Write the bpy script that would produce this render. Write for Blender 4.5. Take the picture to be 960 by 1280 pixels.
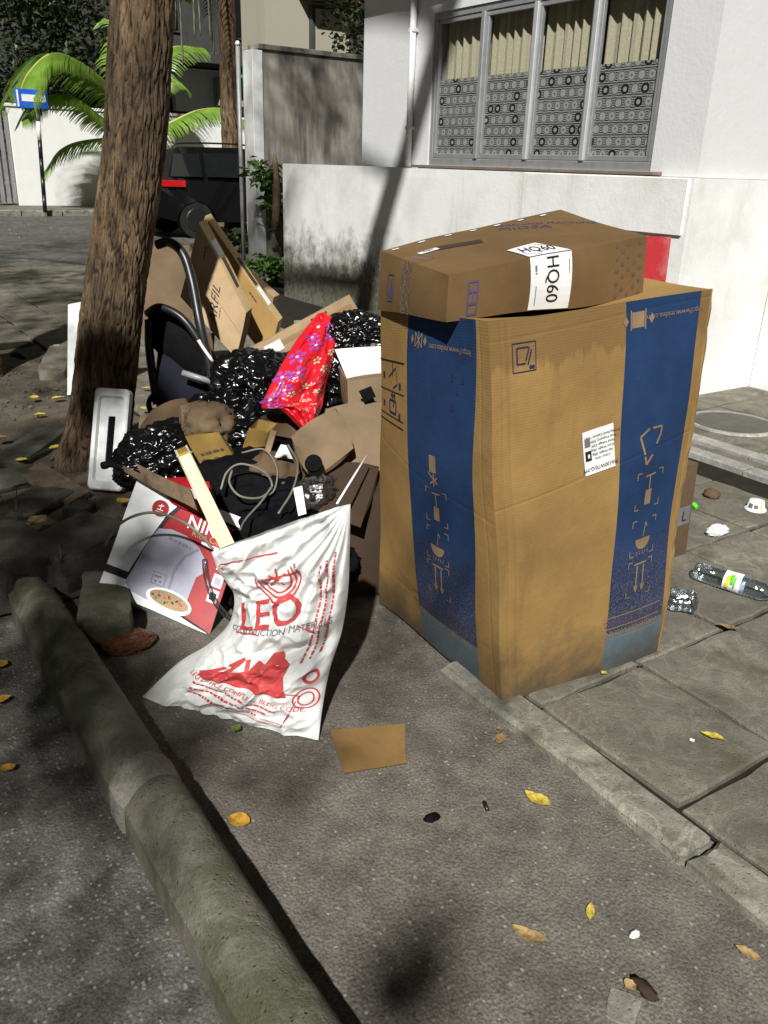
import bpy, bmesh, math, random
from mathutils import Vector, Matrix, noise as mn
from math import sin, cos, pi, radians as rad

random.seed(7)
scene = bpy.context.scene
for o in list(bpy.data.objects): bpy.data.objects.remove(o)
C = scene.collection

# ------------------------------------------------------------------ camera, sky, sun, exposure
FPX, HEAD, PITCH, ROLL, CAMH = 1049.4, rad(34.76), rad(22.40), rad(-1.905), 1.45
_f = Vector((sin(HEAD)*cos(PITCH), cos(HEAD)*cos(PITCH), -sin(PITCH)))
_r = Vector((cos(HEAD), -sin(HEAD), 0)); _d = _f.cross(_r)
R_ = _r*cos(ROLL) + _d*sin(ROLL); D_ = -_r*sin(ROLL) + _d*cos(ROLL)
cam_d = bpy.data.cameras.new('camera'); cam = bpy.data.objects.new('camera', cam_d); C.objects.link(cam)
cam_d.sensor_fit = 'HORIZONTAL'; cam_d.sensor_width = 36; cam_d.lens = 36*FPX/960; cam_d.clip_end = 1000; cam_d.clip_start = .05
cam.matrix_world = Matrix(((R_.x, -D_.x, -_f.x, 0), (R_.y, -D_.y, -_f.y, 0), (R_.z, -D_.z, -_f.z, CAMH), (0, 0, 0, 1)))
scene.camera = cam
L_AZ, L_EL = rad(42), rad(43)
LIGHT = Vector((sin(L_AZ)*cos(L_EL), cos(L_AZ)*cos(L_EL), -sin(L_EL)))       # travel direction of the lamp light
w = bpy.data.worlds.new('World'); scene.world = w; w.use_nodes = True
wn = w.node_tree; bg = wn.nodes['Background']
sky = wn.nodes.new('ShaderNodeTexSky'); sky.sky_type = 'NISHITA'; sky.sun_disc = False
sky.sun_elevation = L_EL; sky.sun_rotation = L_AZ + pi
hs = wn.nodes.new('ShaderNodeHueSaturation'); hs.inputs['Saturation'].default_value = .12
wn.links.new(sky.outputs[0], hs.inputs['Color']); wn.links.new(hs.outputs[0], bg.inputs[0]); bg.inputs[1].default_value = .0068
sd = bpy.data.lights.new('sun', 'SUN'); sd.energy = 4.0; sd.angle = rad(1.3); sd.color = (1, .985, .945)
so = bpy.data.objects.new('sun', sd); C.objects.link(so); so.rotation_euler = LIGHT.to_track_quat('-Z', 'Y').to_euler(); so.location = (-6, -6, 9)
scene.view_settings.view_transform = 'Standard'; scene.view_settings.look = 'None'; scene.view_settings.gamma = 1
scene.view_settings.exposure = .70
scene.render.engine = 'CYCLES'

# ------------------------------------------------------------------ helpers
def ray(x, y): return R_*(x-480) + D_*(y-640) + _f*FPX
def PX(x, y, ax, c):                     # the point of plane (axis ax = c) that a measured picture point belongs to
    d = ray(x, y); o = Vector((0, 0, CAMH)); t = (c-o[ax])/d[ax]; return o + d*t
def GX(x, y, c): return PX(x, y, 0, c)
def GY(x, y, c): return PX(x, y, 1, c)
def GZ(x, y, c=0): return PX(x, y, 2, c)
V = Vector
def tag(o, label=None, cat=None, group=None, kind=None):
    if label: o['label'] = label
    if cat: o['category'] = cat
    if group: o['group'] = group
    if kind: o['kind'] = kind
    return o
def empty(name, loc=(0, 0, 0), label=None, cat=None, group=None):
    o = bpy.data.objects.new(name, None); C.objects.link(o); o.location = loc; o.empty_display_size = .1
    return tag(o, label, cat, group)
def link(name, me, mats, parent=None, smooth=False):
    o = bpy.data.objects.new(name, me); C.objects.link(o)
    for m in (mats if isinstance(mats, (list, tuple)) else [mats]): me.materials.append(m)
    if smooth: me.polygons.foreach_set('use_smooth', [True]*len(me.polygons))
    if parent: attach(o, parent)
    return o
def attach(o, p):
    o.parent = p
    m = Matrix.Identity(4); q = p
    m = world_of(p); o.matrix_parent_inverse = m.inverted()
def world_of(o):
    b = o.matrix_basis.copy()
    return (world_of(o.parent) @ o.matrix_parent_inverse @ b) if o.parent else b
def mk(name, vs, fs, mats, parent=None, smooth=False, uv=None, mi=None):
    me = bpy.data.meshes.new(name); me.from_pydata([tuple(v) for v in vs], [], fs); me.update()
    if uv:
        l = me.uv_layers.new(name='UVMap'); k = 0
        for p in me.polygons:
            for li in p.loop_indices: l.data[li].uv = uv[p.index][li-p.loop_start]
    o = link(name, me, mats, parent, smooth)
    if mi: me.polygons.foreach_set('material_index', mi)
    return o
def from_bm(name, bm, mats, parent=None, smooth=False):
    me = bpy.data.meshes.new(name); bm.normal_update(); bm.to_mesh(me); bm.free(); return link(name, me, mats, parent, smooth)
def bbox(bm, x0, x1, y0, y1, z0, z1, bev=0, seg=1):
    m = Matrix.Translation(((x0+x1)/2, (y0+y1)/2, (z0+z1)/2)) @ Matrix.Diagonal((abs(x1-x0), abs(y1-y0), abs(z1-z0), 1))
    r = bmesh.ops.create_cube(bm, size=1, matrix=m)
    if bev:
        es = list({e for v in r['verts'] for e in v.link_edges}); bmesh.ops.bevel(bm, geom=es, offset=bev, segments=seg, affect='EDGES')
    return bm
def box(name, x0, x1, y0, y1, z0, z1, m, parent=None, bev=0, seg=1):
    return from_bm(name, bbox(bmesh.new(), x0, x1, y0, y1, z0, z1, bev, seg), m, parent)
def smoothpts(pts, n):                   # Catmull-Rom through pts
    pts = [V(p) for p in pts]; P = [pts[0]*2-pts[1]] + pts + [pts[-1]*2-pts[-2]]; out = []
    for i in range(len(pts)-1):
        a, b, c, d = P[i:i+4]
        for k in range(n):
            t = k/n; out.append(.5*((2*b) + (c-a)*t + (2*a-5*b+4*c-d)*t*t + (3*b-a-3*c+d)*t**3))
    return out + [pts[-1]]
def tube_data(pts, rs, sides=8, cap=True):
    pts = [V(p) for p in pts]; n = len(pts)
    if not isinstance(rs, (list, tuple)): rs = [rs]*n
    vs, fs = [], []; up = V((.13, .31, .94)).normalized(); a = None
    for i, p in enumerate(pts):
        t = (pts[min(i+1, n-1)]-pts[max(i-1, 0)]).normalized()
        if a is None: a = t.cross(up if abs(t.dot(up)) < .95 else V((1, 0, 0))).normalized()
        else: a = (a - t*a.dot(t)).normalized()
        b = t.cross(a)
        for k in range(sides): vs.append(p + (a*cos(2*pi*k/sides) + b*sin(2*pi*k/sides))*rs[i])
    for i in range(n-1):
        for k in range(sides):
            k2 = (k+1) % sides; fs.append((i*sides+k, i*sides+k2, (i+1)*sides+k2, (i+1)*sides+k))
    if cap: fs.append(tuple(range(sides-1, -1, -1))); fs.append(tuple((n-1)*sides+k for k in range(sides)))
    return vs, fs
def tube(name, pts, rs, m, parent=None, sides=8): return mk(name, *tube_data(pts, rs, sides), m, parent, True)
def interp(tab, t):                      # piecewise linear table [(t, value)]
    for (a, va), (b, vb) in zip(tab, tab[1:]):
        if t <= b: k = (t-a)/(b-a) if b > a else 0; return va + (vb-va)*k
    return tab[-1][1]
def ridged(p, o=4): return mn.ridged_multi_fractal(p, 1.0, 2.1, o, 1.0, 2.0)

# ------------------------------------------------------------------ materials
def new_mat(name, rough=.8, spec=.3, metal=0):
    m = bpy.data.materials.new(name); m.use_nodes = True; nt = m.node_tree; b = nt.nodes['Principled BSDF']
    b.inputs['Roughness'].default_value = rough; b.inputs['Specular IOR Level'].default_value = spec; b.inputs['Metallic'].default_value = metal
    return m, nt, b
def nd(nt, t, ins=None, **pr):
    n = nt.nodes.new(t)
    for k, v in pr.items(): setattr(n, k, v)
    for k, v in (ins or {}).items(): put(nt, n.inputs[k], v)
    return n
def put(nt, sock, v):
    if isinstance(v, bpy.types.NodeSocket): nt.links.new(v, sock)
    else:
        if isinstance(v, (tuple, list)) and len(v) == 3 and sock.type == 'RGBA': v = (*v, 1)
        sock.default_value = v
def pos(nt, sc=(1, 1, 1)):
    g = nd(nt, 'ShaderNodeNewGeometry')
    if tuple(sc) == (1, 1, 1): return g.outputs['Position']
    return nd(nt, 'ShaderNodeVectorMath', {0: g.outputs['Position'], 1: sc}, operation='MULTIPLY').outputs[0]
def noi(nt, scale, detail=5, rough=.55, sc=(1, 1, 1), dist=0, vec=None):
    return nd(nt, 'ShaderNodeTexNoise', {'Vector': vec or pos(nt, sc), 'Scale': scale, 'Detail': detail, 'Roughness': rough, 'Distortion': dist}).outputs[0]
def vor(nt, scale, feature='F1', sc=(1, 1, 1), out='Distance', rnd=1):
    return nd(nt, 'ShaderNodeTexVoronoi', {'Vector': pos(nt, sc), 'Scale': scale, 'Randomness': rnd}, feature=feature).outputs[out]
def ramp(nt, f, stops):
    n = nd(nt, 'ShaderNodeValToRGB', {'Fac': f}); e = n.color_ramp.elements
    while len(e) < len(stops): e.new(.5)
    for k, (p, c) in enumerate(stops):
        e[k].position = p; e[k].color = (*c, 1) if isinstance(c, (tuple, list)) else (c, c, c, 1)
    return n.outputs[0]
def mix(nt, f, a, b, mode='MIX'):
    n = nd(nt, 'ShaderNodeMix', data_type='RGBA', blend_type=mode); put(nt, n.inputs[0], f); put(nt, n.inputs[6], a); put(nt, n.inputs[7], b); return n.outputs[2]
def ma(nt, op, a, b=0, c=None):
    n = nd(nt, 'ShaderNodeMath', operation=op); put(nt, n.inputs[0], a); put(nt, n.inputs[1], b)
    if c is not None: put(nt, n.inputs[2], c)
    return n.outputs[0]
def bump(nt, b, h, strength=.5, dist=.01):
    n = nd(nt, 'ShaderNodeBump', {'Height': h, 'Strength': strength, 'Distance': dist}); nt.links.new(n.outputs[0], b.inputs['Normal'])
def col(nt, b, c): put(nt, b.inputs['Base Color'], c)

def plain(name, c, rough=.6, spec=.3, metal=0, var=.25, scale=12, bmp=0, bscale=60):
    m, nt, b = new_mat(name, rough, spec, metal)
    dk = tuple(x*(1-var) for x in c); lt = tuple(min(1, x*(1+var*.6)) for x in c)
    col(nt, b, ramp(nt, noi(nt, scale, 6, .6), [(.3, dk), (.7, lt)]))
    if bmp: bump(nt, b, noi(nt, bscale, 4), bmp, .004)
    return m
def asphalt(name, base, dark, speck, moss=None, spk=.68, midc=.55):
    m, nt, b = new_mat(name, .88, .25)
    big = noi(nt, 1.7, 6, .6); mid = noi(nt, 9, 6, .65); fine = noi(nt, 160, 3, .6)
    c = ramp(nt, big, [(.32, dark), (.62, base)])
    c = mix(nt, .6, c, ramp(nt, mid, [(.38, tuple(x*midc for x in base)), (.64, tuple(x*1.25 for x in base))]))
    c = mix(nt, .55, c, ramp(nt, fine, [(.35, .22), (.5, .5), (.68, .9)]), 'OVERLAY')
    v = vor(nt, 75, out='Distance'); vc = vor(nt, 75, out='Color')
    sp = ma(nt, 'MULTIPLY', ma(nt, 'LESS_THAN', v, .28), ma(nt, 'GREATER_THAN', ma(nt, 'MULTIPLY', nd(nt, 'ShaderNodeSeparateColor', {0: vc}).outputs[0], 1), spk))
    sp = ma(nt, 'MULTIPLY', sp, .55)
    c = mix(nt, sp, c, speck)
    if moss: c = mix(nt, ramp(nt, noi(nt, 3.1, 5), [(.52, 0.0), (.7, .6)]), c, moss)
    col(nt, b, c)
    h = ma(nt, 'ADD', ma(nt, 'MULTIPLY', fine, .6), ma(nt, 'MULTIPLY', ma(nt, 'SUBTRACT', 1, vor(nt, 110)), .5)); h = ma(nt, 'ADD', h, ma(nt, 'MULTIPLY', mid, .45))
    bump(nt, b, h, .75, .006)
    return m
M = {}
M['road'] = asphalt('road_asphalt', (.135, .130, .114), (.028, .027, .024), (.29, .275, .24), spk=.62, midc=.22)
M['strip'] = asphalt('lane_asphalt', (.142, .128, .108), (.085, .076, .064), (.36, .34, .30), spk=.93)
M['soil'] = asphalt('soil', (.10, .083, .06), (.05, .042, .03), (.2, .18, .14))
def concrete(name, c, dirt, moss=None, mossr=(.5, .68), bs=.6, lines=False):
    m, nt, b = new_mat(name, .86, .3)
    k = ramp(nt, noi(nt, 4.5, 8, .68), [(.3, tuple(x*.66 for x in c)), (.52, c), (.75, tuple(x*1.25 for x in c))])
    k = mix(nt, ramp(nt, noi(nt, 14, 6, .7), [(.5, 0.0), (.72, .75)]), k, dirt)
    vein = ramp(nt, ma(nt, 'ABSOLUTE', ma(nt, 'SUBTRACT', noi(nt, 7, 5, .6, dist=.6), .5)), [(0, .5), (.035, 0.0)])
    k = mix(nt, vein, k, tuple(min(1, x*1.7) for x in c))
    k = mix(nt, ramp(nt, noi(nt, 1.6, 5, .6), [(.42, .55), (.62, 0.0)]), k, tuple(x*.5 for x in c))
    k = mix(nt, ma(nt, 'MULTIPLY', ma(nt, 'GREATER_THAN', noi(nt, 95, 3, .7), .66), .5), k, tuple(x*.35 for x in c))
    if moss: k = mix(nt, ramp(nt, noi(nt, 5.3, 6, .62, dist=.4), [(mossr[0], 0.0), (mossr[1], .85)]), k, moss)
    k = mix(nt, .35, k, ramp(nt, noi(nt, 210, 2), [(.35, .3), (.65, .72)]), 'OVERLAY')
    col(nt, b, k)
    pit = ramp(nt, vor(nt, 55), [(.05, 0.0), (.2, 1.0)])
    h = ma(nt, 'ADD', ma(nt, 'MULTIPLY', noi(nt, 150, 3, .6), .35), ma(nt, 'MULTIPLY', noi(nt, 22, 6, .7), .8)); h = ma(nt, 'ADD', h, ma(nt, 'MULTIPLY', pit, .5))
    bump(nt, b, h, bs, .010); return m
M['slab'] = concrete('paving_slab', (.175, .161, .126), (.075, .068, .048), (.07, .066, .042), (.5, .7))
M['slab_pale'] = concrete('pale_paving_slab', (.34, .33, .30), (.18, .17, .14))
M['kerbstone'] = concrete('kerb_concrete', (.25, .235, .19), (.11, .104, .08), (.04, .045, .024), (.47, .66))
M['rkerb'] = concrete('rounded_kerb_concrete', (.16, .150, .116), (.068, .064, .046), (.046, .052, .024), (.43, .64), .8)
M['mortar'] = concrete('mortar', (.24, .228, .19), (.13, .122, .10))
M['joint'] = plain('joint_dirt', (.022, .020, .015), .95, .1)
M['rubble'] = concrete('rubble', (.10, .096, .08), (.055, .052, .04), (.05, .05, .03))
M['iron'] = plain('cast_cover', (.085, .08, .066), .7, .3, bmp=.5)

def painted(name, c, stain=(.30, .29, .25), amount=.35, mossh=None, streak=(.56, .78)):
    m, nt, b = new_mat(name, .7, .25)
    k = mix(nt, ramp(nt, noi(nt, 2.2, 7, .65), [(.45, 0.0), (.8, amount)]), c, stain)
    k = mix(nt, ramp(nt, noi(nt, 1.7, 6, .6, sc=(2.5, 2.5, .4)), [(streak[0], 0.0), (streak[1], min(1, amount*1.1))]), k, stain)
    k = mix(nt, ramp(nt, noi(nt, 26, 3, .7), [(.72, 0.0), (.78, amount*.9)]), k, tuple(x*.5 for x in stain))
    if mossh:                            # green growth creeping up from damp ground, ragged top, on the stretch y > mossh[1]
        sp = nd(nt, 'ShaderNodeSeparateXYZ', {0: pos(nt)}).outputs
        hgt = ma(nt, 'ADD', sp[2], ma(nt, 'MULTIPLY', ma(nt, 'SUBTRACT', noi(nt, 5, 6, .7), .5), 1.1))
        mk_ = ma(nt, 'MULTIPLY', ramp(nt, ma(nt, 'DIVIDE', hgt, mossh[0]), [(.42, 1.0), (.78, 0.0)]), ramp(nt, ma(nt, 'SUBTRACT', sp[1], mossh[1]), [(0, 0.0), (.6, 1.0)]))
        k = mix(nt, ma(nt, 'MULTIPLY', mk_, .95), k, ramp(nt, noi(nt, 18, 5, .7), [(.35, (.035, .036, .02)), (.65, (.14, .14, .10))]))
    col(nt, b, k); bump(nt, b, ma(nt, 'ADD', noi(nt, 40, 5, .7), ma(nt, 'MULTIPLY', noi(nt, 5, 3), 2.)), .22, .008); return m
M['white_wall'] = painted('white_wall_paint', (.72, .72, .705), (.36, .34, .30), .5, (1.05, 6.3))
M['upper_wall'] = painted('upper_wall_paint', (.60, .605, .61), (.45, .45, .44), .12)
M['grey_wall'] = painted('stained_render', (.36, .335, .29), (.09, .083, .07), .85, streak=(.40, .62))
M['far_white'] = painted('far_white_paint', (.72, .72, .70), (.4, .4, .36), .2)
M['red_paint'] = painted('red_paint', (.55, .04, .05), (.65, .5, .45), .9)
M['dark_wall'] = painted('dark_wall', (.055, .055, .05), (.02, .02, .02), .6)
M['mid_wall'] = painted('mid_wall', (.30, .30, .28), (.12, .12, .1), .7)
M['cream_wall'] = painted('cream_wall', (.34, .325, .255), (.3, .28, .2), .4)
M['alu'] = plain('window_aluminium', (.34, .345, .35), .42, .5, .45, .15)
M['alu_pale'] = plain('bright_aluminium', (.62, .63, .64), .35, .5, .5, .1)
M['sill'] = plain('sill', (.17, .13, .10), .8)
M['pipe'] = plain('pipe_paint', (.72, .72, .72), .5, .35, 0, .1)
M['black_metal'] = plain('black_metal', (.012, .012, .012), .38, .5, 0, .3)
M['white_metal'] = plain('white_metal', (.75, .75, .74), .45, .4, 0, .12)
M['gate_metal'] = plain('gate_metal', (.27, .27, .27), .5, .4, .2, .2)

def thin_glass(name, tint, refl=.12, rough=.03, bmp=0, bs=30, blend=.35):
    m = bpy.data.materials.new(name); m.use_nodes = True; nt = m.node_tree; out = nt.nodes['Material Output']; nt.nodes.remove(nt.nodes['Principled BSDF'])
    t = nd(nt, 'ShaderNodeBsdfTransparent', {'Color': tint}); g = nd(nt, 'ShaderNodeBsdfGlossy', {'Roughness': rough, 'Color': (1, 1, 1)})
    lw = nd(nt, 'ShaderNodeLayerWeight', {'Blend': blend})
    f = ma(nt, 'ADD', ma(nt, 'MULTIPLY', lw.outputs['Fresnel'], .7), refl)
    if bmp:
        bn = nd(nt, 'ShaderNodeBump', {'Height': noi(nt, bs, 4), 'Strength': bmp, 'Distance': .01}); nt.links.new(bn.outputs[0], g.inputs['Normal']); nt.links.new(bn.outputs[0], lw.inputs['Normal'])
    x = nd(nt, 'ShaderNodeMixShader', {0: f, 1: t.outputs[0], 2: g.outputs[0]}); nt.links.new(x.outputs[0], out.inputs[0]); return m
M['glass'] = thin_glass('pane_glass', (.97, .98, .97), .015, blend=.1)
M['pet'] = thin_glass('clear_plastic', (.80, .87, .92), .08, .12, .4, 40)
M['film'] = thin_glass('clear_film', (.8, .8, .8), .07, .3, .4, 40)
M['tape'] = thin_glass('packing_tape', (.90, .87, .83), .02, .2, .5, 60, .08)
M['hose'] = thin_glass('clear_hose', (.75, .75, .74), .18, .1)

# curtain and the patterned sheet behind the panes
def curtain():
    m, nt, b = new_mat('curtain_fabric', .9, .1)
    uv = nd(nt, 'ShaderNodeUVMap').outputs[0]; k = ramp(nt, noi(nt, 30, 4, .6, vec=uv), [(.3, (.27, .25, .175)), (.7, (.37, .345, .25))])
    col(nt, b, k); return m
def pattern_sheet():
    m, nt, b = new_mat('patterned_sheet', .6, .25); uv = nd(nt, 'ShaderNodeUVMap').outputs[0]
    s = nd(nt, 'ShaderNodeSeparateXYZ', {0: uv}).outputs; P = .088
    u = ma(nt, 'DIVIDE', s[0], P); v = ma(nt, 'DIVIDE', s[1], P)
    row = ma(nt, 'FLOOR', v); u = ma(nt, 'ADD', u, ma(nt, 'MULTIPLY', ma(nt, 'MODULO', row, 2), .5))
    fx = ma(nt, 'ABSOLUTE', ma(nt, 'SUBTRACT', ma(nt, 'FRACT', u), .5)); fy = ma(nt, 'ABSOLUTE', ma(nt, 'SUBTRACT', ma(nt, 'FRACT', v), .5))
    d = ma(nt, 'MAXIMUM', ma(nt, 'MAXIMUM', fx, fy), ma(nt, 'MULTIPLY', ma(nt, 'ADD', fx, fy), .68))
    cell = nd(nt, 'ShaderNodeCombineXYZ', {0: ma(nt, 'FLOOR', u), 1: row}).outputs[0]
    rnd = rndv = nd(nt, 'ShaderNodeTexWhiteNoise', {'Vector': cell}, noise_dimensions='2D').outputs[0]
    ring = ma(nt, 'MULTIPLY', ma(nt, 'GREATER_THAN', d, ma(nt, 'MULTIPLY_ADD', ma(nt, 'LESS_THAN', rndv, .24), -.13, .31)), ma(nt, 'LESS_THAN', d, .40))
    inner = ma(nt, 'LESS_THAN', d, .11)
    hatch = ma(nt, 'GREATER_THAN', ma(nt, 'FRACT', ma(nt, 'MULTIPLY', s[1], 60)), .45)
    border = ma(nt, 'MULTIPLY', ma(nt, 'GREATER_THAN', d, .43), hatch)
    base = mix(nt, border, (.27, .275, .265), (.018, .018, .02))
    rc = ramp(nt, rnd, [(0, (.012, .012, .013)), (.24, (.015, .015, .015)), (.26, (.06, .06, .06)), (1, (.11, .11, .108))])
    rc.node.color_ramp.interpolation = 'CONSTANT' if False else 'LINEAR'
    base = mix(nt, ring, base, rc); base = mix(nt, ma(nt, 'MULTIPLY', inner, ma(nt, 'GREATER_THAN', rnd, .62)), base, (.12, .12, .12))
    col(nt, b, base); return m
M['curtain'] = curtain(); M['pattern'] = pattern_sheet()

BLUE = (.013, .036, .098)
def cardboard(name, c=(.285, .174, .061), stripes=None, wet=0, flute='v', grime=0, rough=.82, v=.3, creases=()):
    m, nt, b = new_mat(name, rough, .18)
    uv = nd(nt, 'ShaderNodeUVMap').outputs[0]; s = nd(nt, 'ShaderNodeSeparateXYZ', {0: uv}).outputs
    k = ramp(nt, noi(nt, 3.5, 7, .62), [(.3, tuple(x*(1-v) for x in c)), (.7, tuple(x*(1+v*.5) for x in c))])
    k = mix(nt, ramp(nt, noi(nt, 22, 4, .7), [(.66, 0.0), (.78, .35)]), k, tuple(x*.45 for x in c))
    if wet:                              # tide mark of water that ran down from the top edge
        drip = ma(nt, 'ADD', s[1], ma(nt, 'MULTIPLY', ma(nt, 'SUBTRACT', noi(nt, 9, 5, .7, sc=(1, 1, .12)), .5), .22))
        k = mix(nt, ramp(nt, drip, [(.885, 0.0), (.905, wet)]), k, tuple(x*.55 for x in c))
        k = mix(nt, ramp(nt, noi(nt, 11, 4, .6, sc=(1, 1, .13)), [(.58, 0.0), (.72, wet*.6)]), k, tuple(x*.55 for x in c))
    for (a0, a1, e0, e1) in (stripes or []):
        a = ma(nt, 'MULTIPLY_ADD', s[1], a1-a0, a0); e = ma(nt, 'MULTIPLY_ADD', s[1], e1-e0, e0)
        wob = ma(nt, 'ADD', s[0], ma(nt, 'MULTIPLY', ma(nt, 'SUBTRACT', noi(nt, 2, 2), .5), .012))
        inside = ma(nt, 'MULTIPLY', ma(nt, 'GREATER_THAN', wob, a), ma(nt, 'LESS_THAN', wob, e))
        bl = ramp(nt, noi(nt, 6, 5, .6), [(.3, tuple(x*.75 for x in BLUE)), (.7, tuple(x*1.2 for x in BLUE))])
        bl = mix(nt, ma(nt, 'LESS_THAN', s[1], .125), bl, (.075, .17, .24))
        worn = ma(nt, 'MULTIPLY', ma(nt, 'GREATER_THAN', noi(nt, 260, 2, .6), .55), ramp(nt, s[1], [(.08, .75), (.42, 0.0)]))
        bl = mix(nt, worn, bl, tuple(x*.8 for x in c))
        k = mix(nt, inside, k, bl)
    if grime:                            # splashed mud along the foot of the carton
        g = ma(nt, 'ADD', s[1], ma(nt, 'MULTIPLY', ma(nt, 'SUBTRACT', noi(nt, 7, 6, .7), .5), .3))
        k = mix(nt, ramp(nt, g, [(.0, grime), (.19, 0.0)]), k, (.055, .045, .033))
    col(nt, b, k)
    ax = s[1] if flute == 'v' else s[0]
    wv = ma(nt, 'SINE', ma(nt, 'MULTIPLY', ax, 900))
    for (nx, ny, c0, wid, dep) in creases:   # folds pressed into the board
        ln = ma(nt, 'ADD', ma(nt, 'MULTIPLY', s[0], nx), ma(nt, 'MULTIPLY', s[1], ny)); ln = ma(nt, 'ADD', ln, ma(nt, 'MULTIPLY', ma(nt, 'SUBTRACT', noi(nt, 6, 3), .5), .012))
        wv = ma(nt, 'SUBTRACT', wv, ma(nt, 'MULTIPLY', ramp(nt, ma(nt, 'DIVIDE', ma(nt, 'ABSOLUTE', ma(nt, 'SUBTRACT', ln, c0)), wid), [(0, 1.0), (1, 0.0)]), dep))
    bump(nt, b, ma(nt, 'ADD', ma(nt, 'MULTIPLY', wv, .035), ma(nt, 'ADD', noi(nt, 9, 5, .6), ma(nt, 'MULTIPLY', noi(nt, 60, 3), .35))), .35, .006); return m
M['card_front'] = cardboard('carton_front', stripes=[(.595, .577, .975, .94)], wet=.75, grime=.9, creases=[(-.09, 1, .555, .006, 14), (1, .02, .09, .012, 12), (1, 0, .045, .008, 9), (-.03, 1, .955, .006, 10), (.05, 1, .30, .012, 5)])
M['card_left'] = cardboard('carton_left', stripes=[(.41, .31, .84, .90)], grime=.75, creases=[(.1, 1, .62, .008, 8), (1, .03, .955, .01, 10), (1, 0, .55, .03, 6), (0, 1, .15, .01, 6)])
M['card'] = cardboard('carton_plain')
M['card_hq'] = cardboard('carton_brown', (.15, .09, .038), wet=0)
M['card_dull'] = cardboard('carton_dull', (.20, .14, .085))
M['card_pale'] = cardboard('carton_pale', (.38, .27, .155))
M['card_edge'] = cardboard('carton_edge', (.46, .33, .17))
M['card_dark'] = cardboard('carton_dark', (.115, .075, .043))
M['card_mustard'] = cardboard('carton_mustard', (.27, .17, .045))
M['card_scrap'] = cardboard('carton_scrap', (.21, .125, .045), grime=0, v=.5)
M['card_deep'] = cardboard('carton_shade_dark', (.045, .029, .018))  # near-black brown: shadow of the gap behind the sack put into the colour
M['cut'] = plain('torn_cardboard_edge', (.33, .21, .09), .9, .1)
M['ink_blue'] = plain('blue_ink', (.016, .022, .07), .6); M['ink_violet'] = plain('violet_ink', (.075, .06, .125), .7)
M['ink_faint'] = plain('faded_violet_ink', (.10, .072, .07), .7); M['ink_black'] = plain('black_ink', (.012, .012, .014), .6); M['ink_tan'] = plain('unprinted_tan', (.23, .155, .085), .8)
M['ink_dark'] = plain('dark_brown_ink', (.045, .032, .02), .7); M['ink_grey'] = plain('grey_ink', (.15, .15, .15), .7)
M['paper'] = plain('white_paper', (.72, .73, .73), .6, .3, 0, .1)
M['ink_red'] = plain('red_ink', (.46, .055, .055), .6, .3, 0, .25)
M['white_ink'] = plain('white_ink', (.74, .73, .72), .5, .3, 0, .06)
M['box_red'] = plain('glossy_red_print', (.30, .010, .014), .3, .5, 0, .2)
M['lilac'] = plain('lilac_print', (.34, .335, .41), .3, .5, 0, .14); M['lilac_dark'] = plain('grey_lilac_print', (.22, .21, .29), .35, .5)
M['foam'] = plain('white_foam', (.74, .75, .74), .75, .25, 0, .12, 30, .3, 140)
def fabric_sack():
    m, nt, b = new_mat('woven_plastic', .42, .45); uv = nd(nt, 'ShaderNodeUVMap').outputs[0]; s = nd(nt, 'ShaderNodeSeparateXYZ', {0: uv}).outputs
    k = ramp(nt, noi(nt, 7, 6, .65), [(.3, (.52, .525, .51)), (.6, (.66, .665, .65))])
    k = mix(nt, ramp(nt, noi(nt, 40, 4, .75), [(.66, 0.0), (.76, .5)]), k, (.22, .2, .17)); col(nt, b, k)
    wv = ma(nt, 'MULTIPLY', ma(nt, 'SINE', ma(nt, 'MULTIPLY', s[0], 900)), ma(nt, 'SINE', ma(nt, 'MULTIPLY', s[1], 900)))
    bump(nt, b, ma(nt, 'ADD', ma(nt, 'MULTIPLY', wv, .12), ma(nt, 'ADD', ma(nt, 'ABSOLUTE', ma(nt, 'SUBTRACT', noi(nt, 20, 5, .6, dist=.8), .5)), ma(nt, 'MULTIPLY', noi(nt, 70, 3), .2))), .45, .010); return m
M['sack'] = fabric_sack()
def bagplastic(name, c, rough=.25, bs=.7):
    m, nt, b = new_mat(name, rough, .6); col(nt, b, c)
    r = ma(nt, 'ABSOLUTE', ma(nt, 'SUBTRACT', noi(nt, 19, 5, .6, dist=.8), .5)); r2 = ma(nt, 'ABSOLUTE', ma(nt, 'SUBTRACT', noi(nt, 46, 4, .6, dist=.8), .5))
    bump(nt, b, ma(nt, 'ADD', r, ma(nt, 'MULTIPLY', r2, .3)), bs, .02); return m
M['black_bag'] = bagplastic('black_bin_bag', (.003, .003, .0035), .22, .2)
M['red_bag'] = bagplastic('red_bag_plastic', (.60, .012, .024), .26, .2)
M['violet_print'] = plain('violet_bag_print', (.30, .07, .38), .28, .5, 0, .3); M['gold_print'] = plain('gold_bag_print', (.62, .48, .27), .3, .5)
M['petal_white'] = plain('pale_bag_print', (.70, .55, .58), .3, .5)
M['black_cloth'] = plain('black_fabric', (.005, .005, .006), .85, .08, 0, .4, 20, .5, 90)
M['navy_cloth'] = plain('navy_fabric', (.006, .006, .014), .8, .2)
M['cream_enamel'] = plain('cream_enamel', (.66, .62, .42), .35, .5, 0, .12)
M['brass'] = plain('brass', (.55, .38, .10), .35, .5, .7)
M['wood'] = plain('weathered_wood', (.17, .12, .075), .8, .2, 0, .4, 25, .5, 60)
M['plank'] = plain('old_board', (.15, .115, .075), .85, .2, 0, .4, 18, .5, 60)
M['cable'] = plain('grey_cable', (.17, .165, .14), .5, .4); M['amber'] = bagplastic('amber_plastic', (.10, .035, .014), .08, .9)
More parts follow.
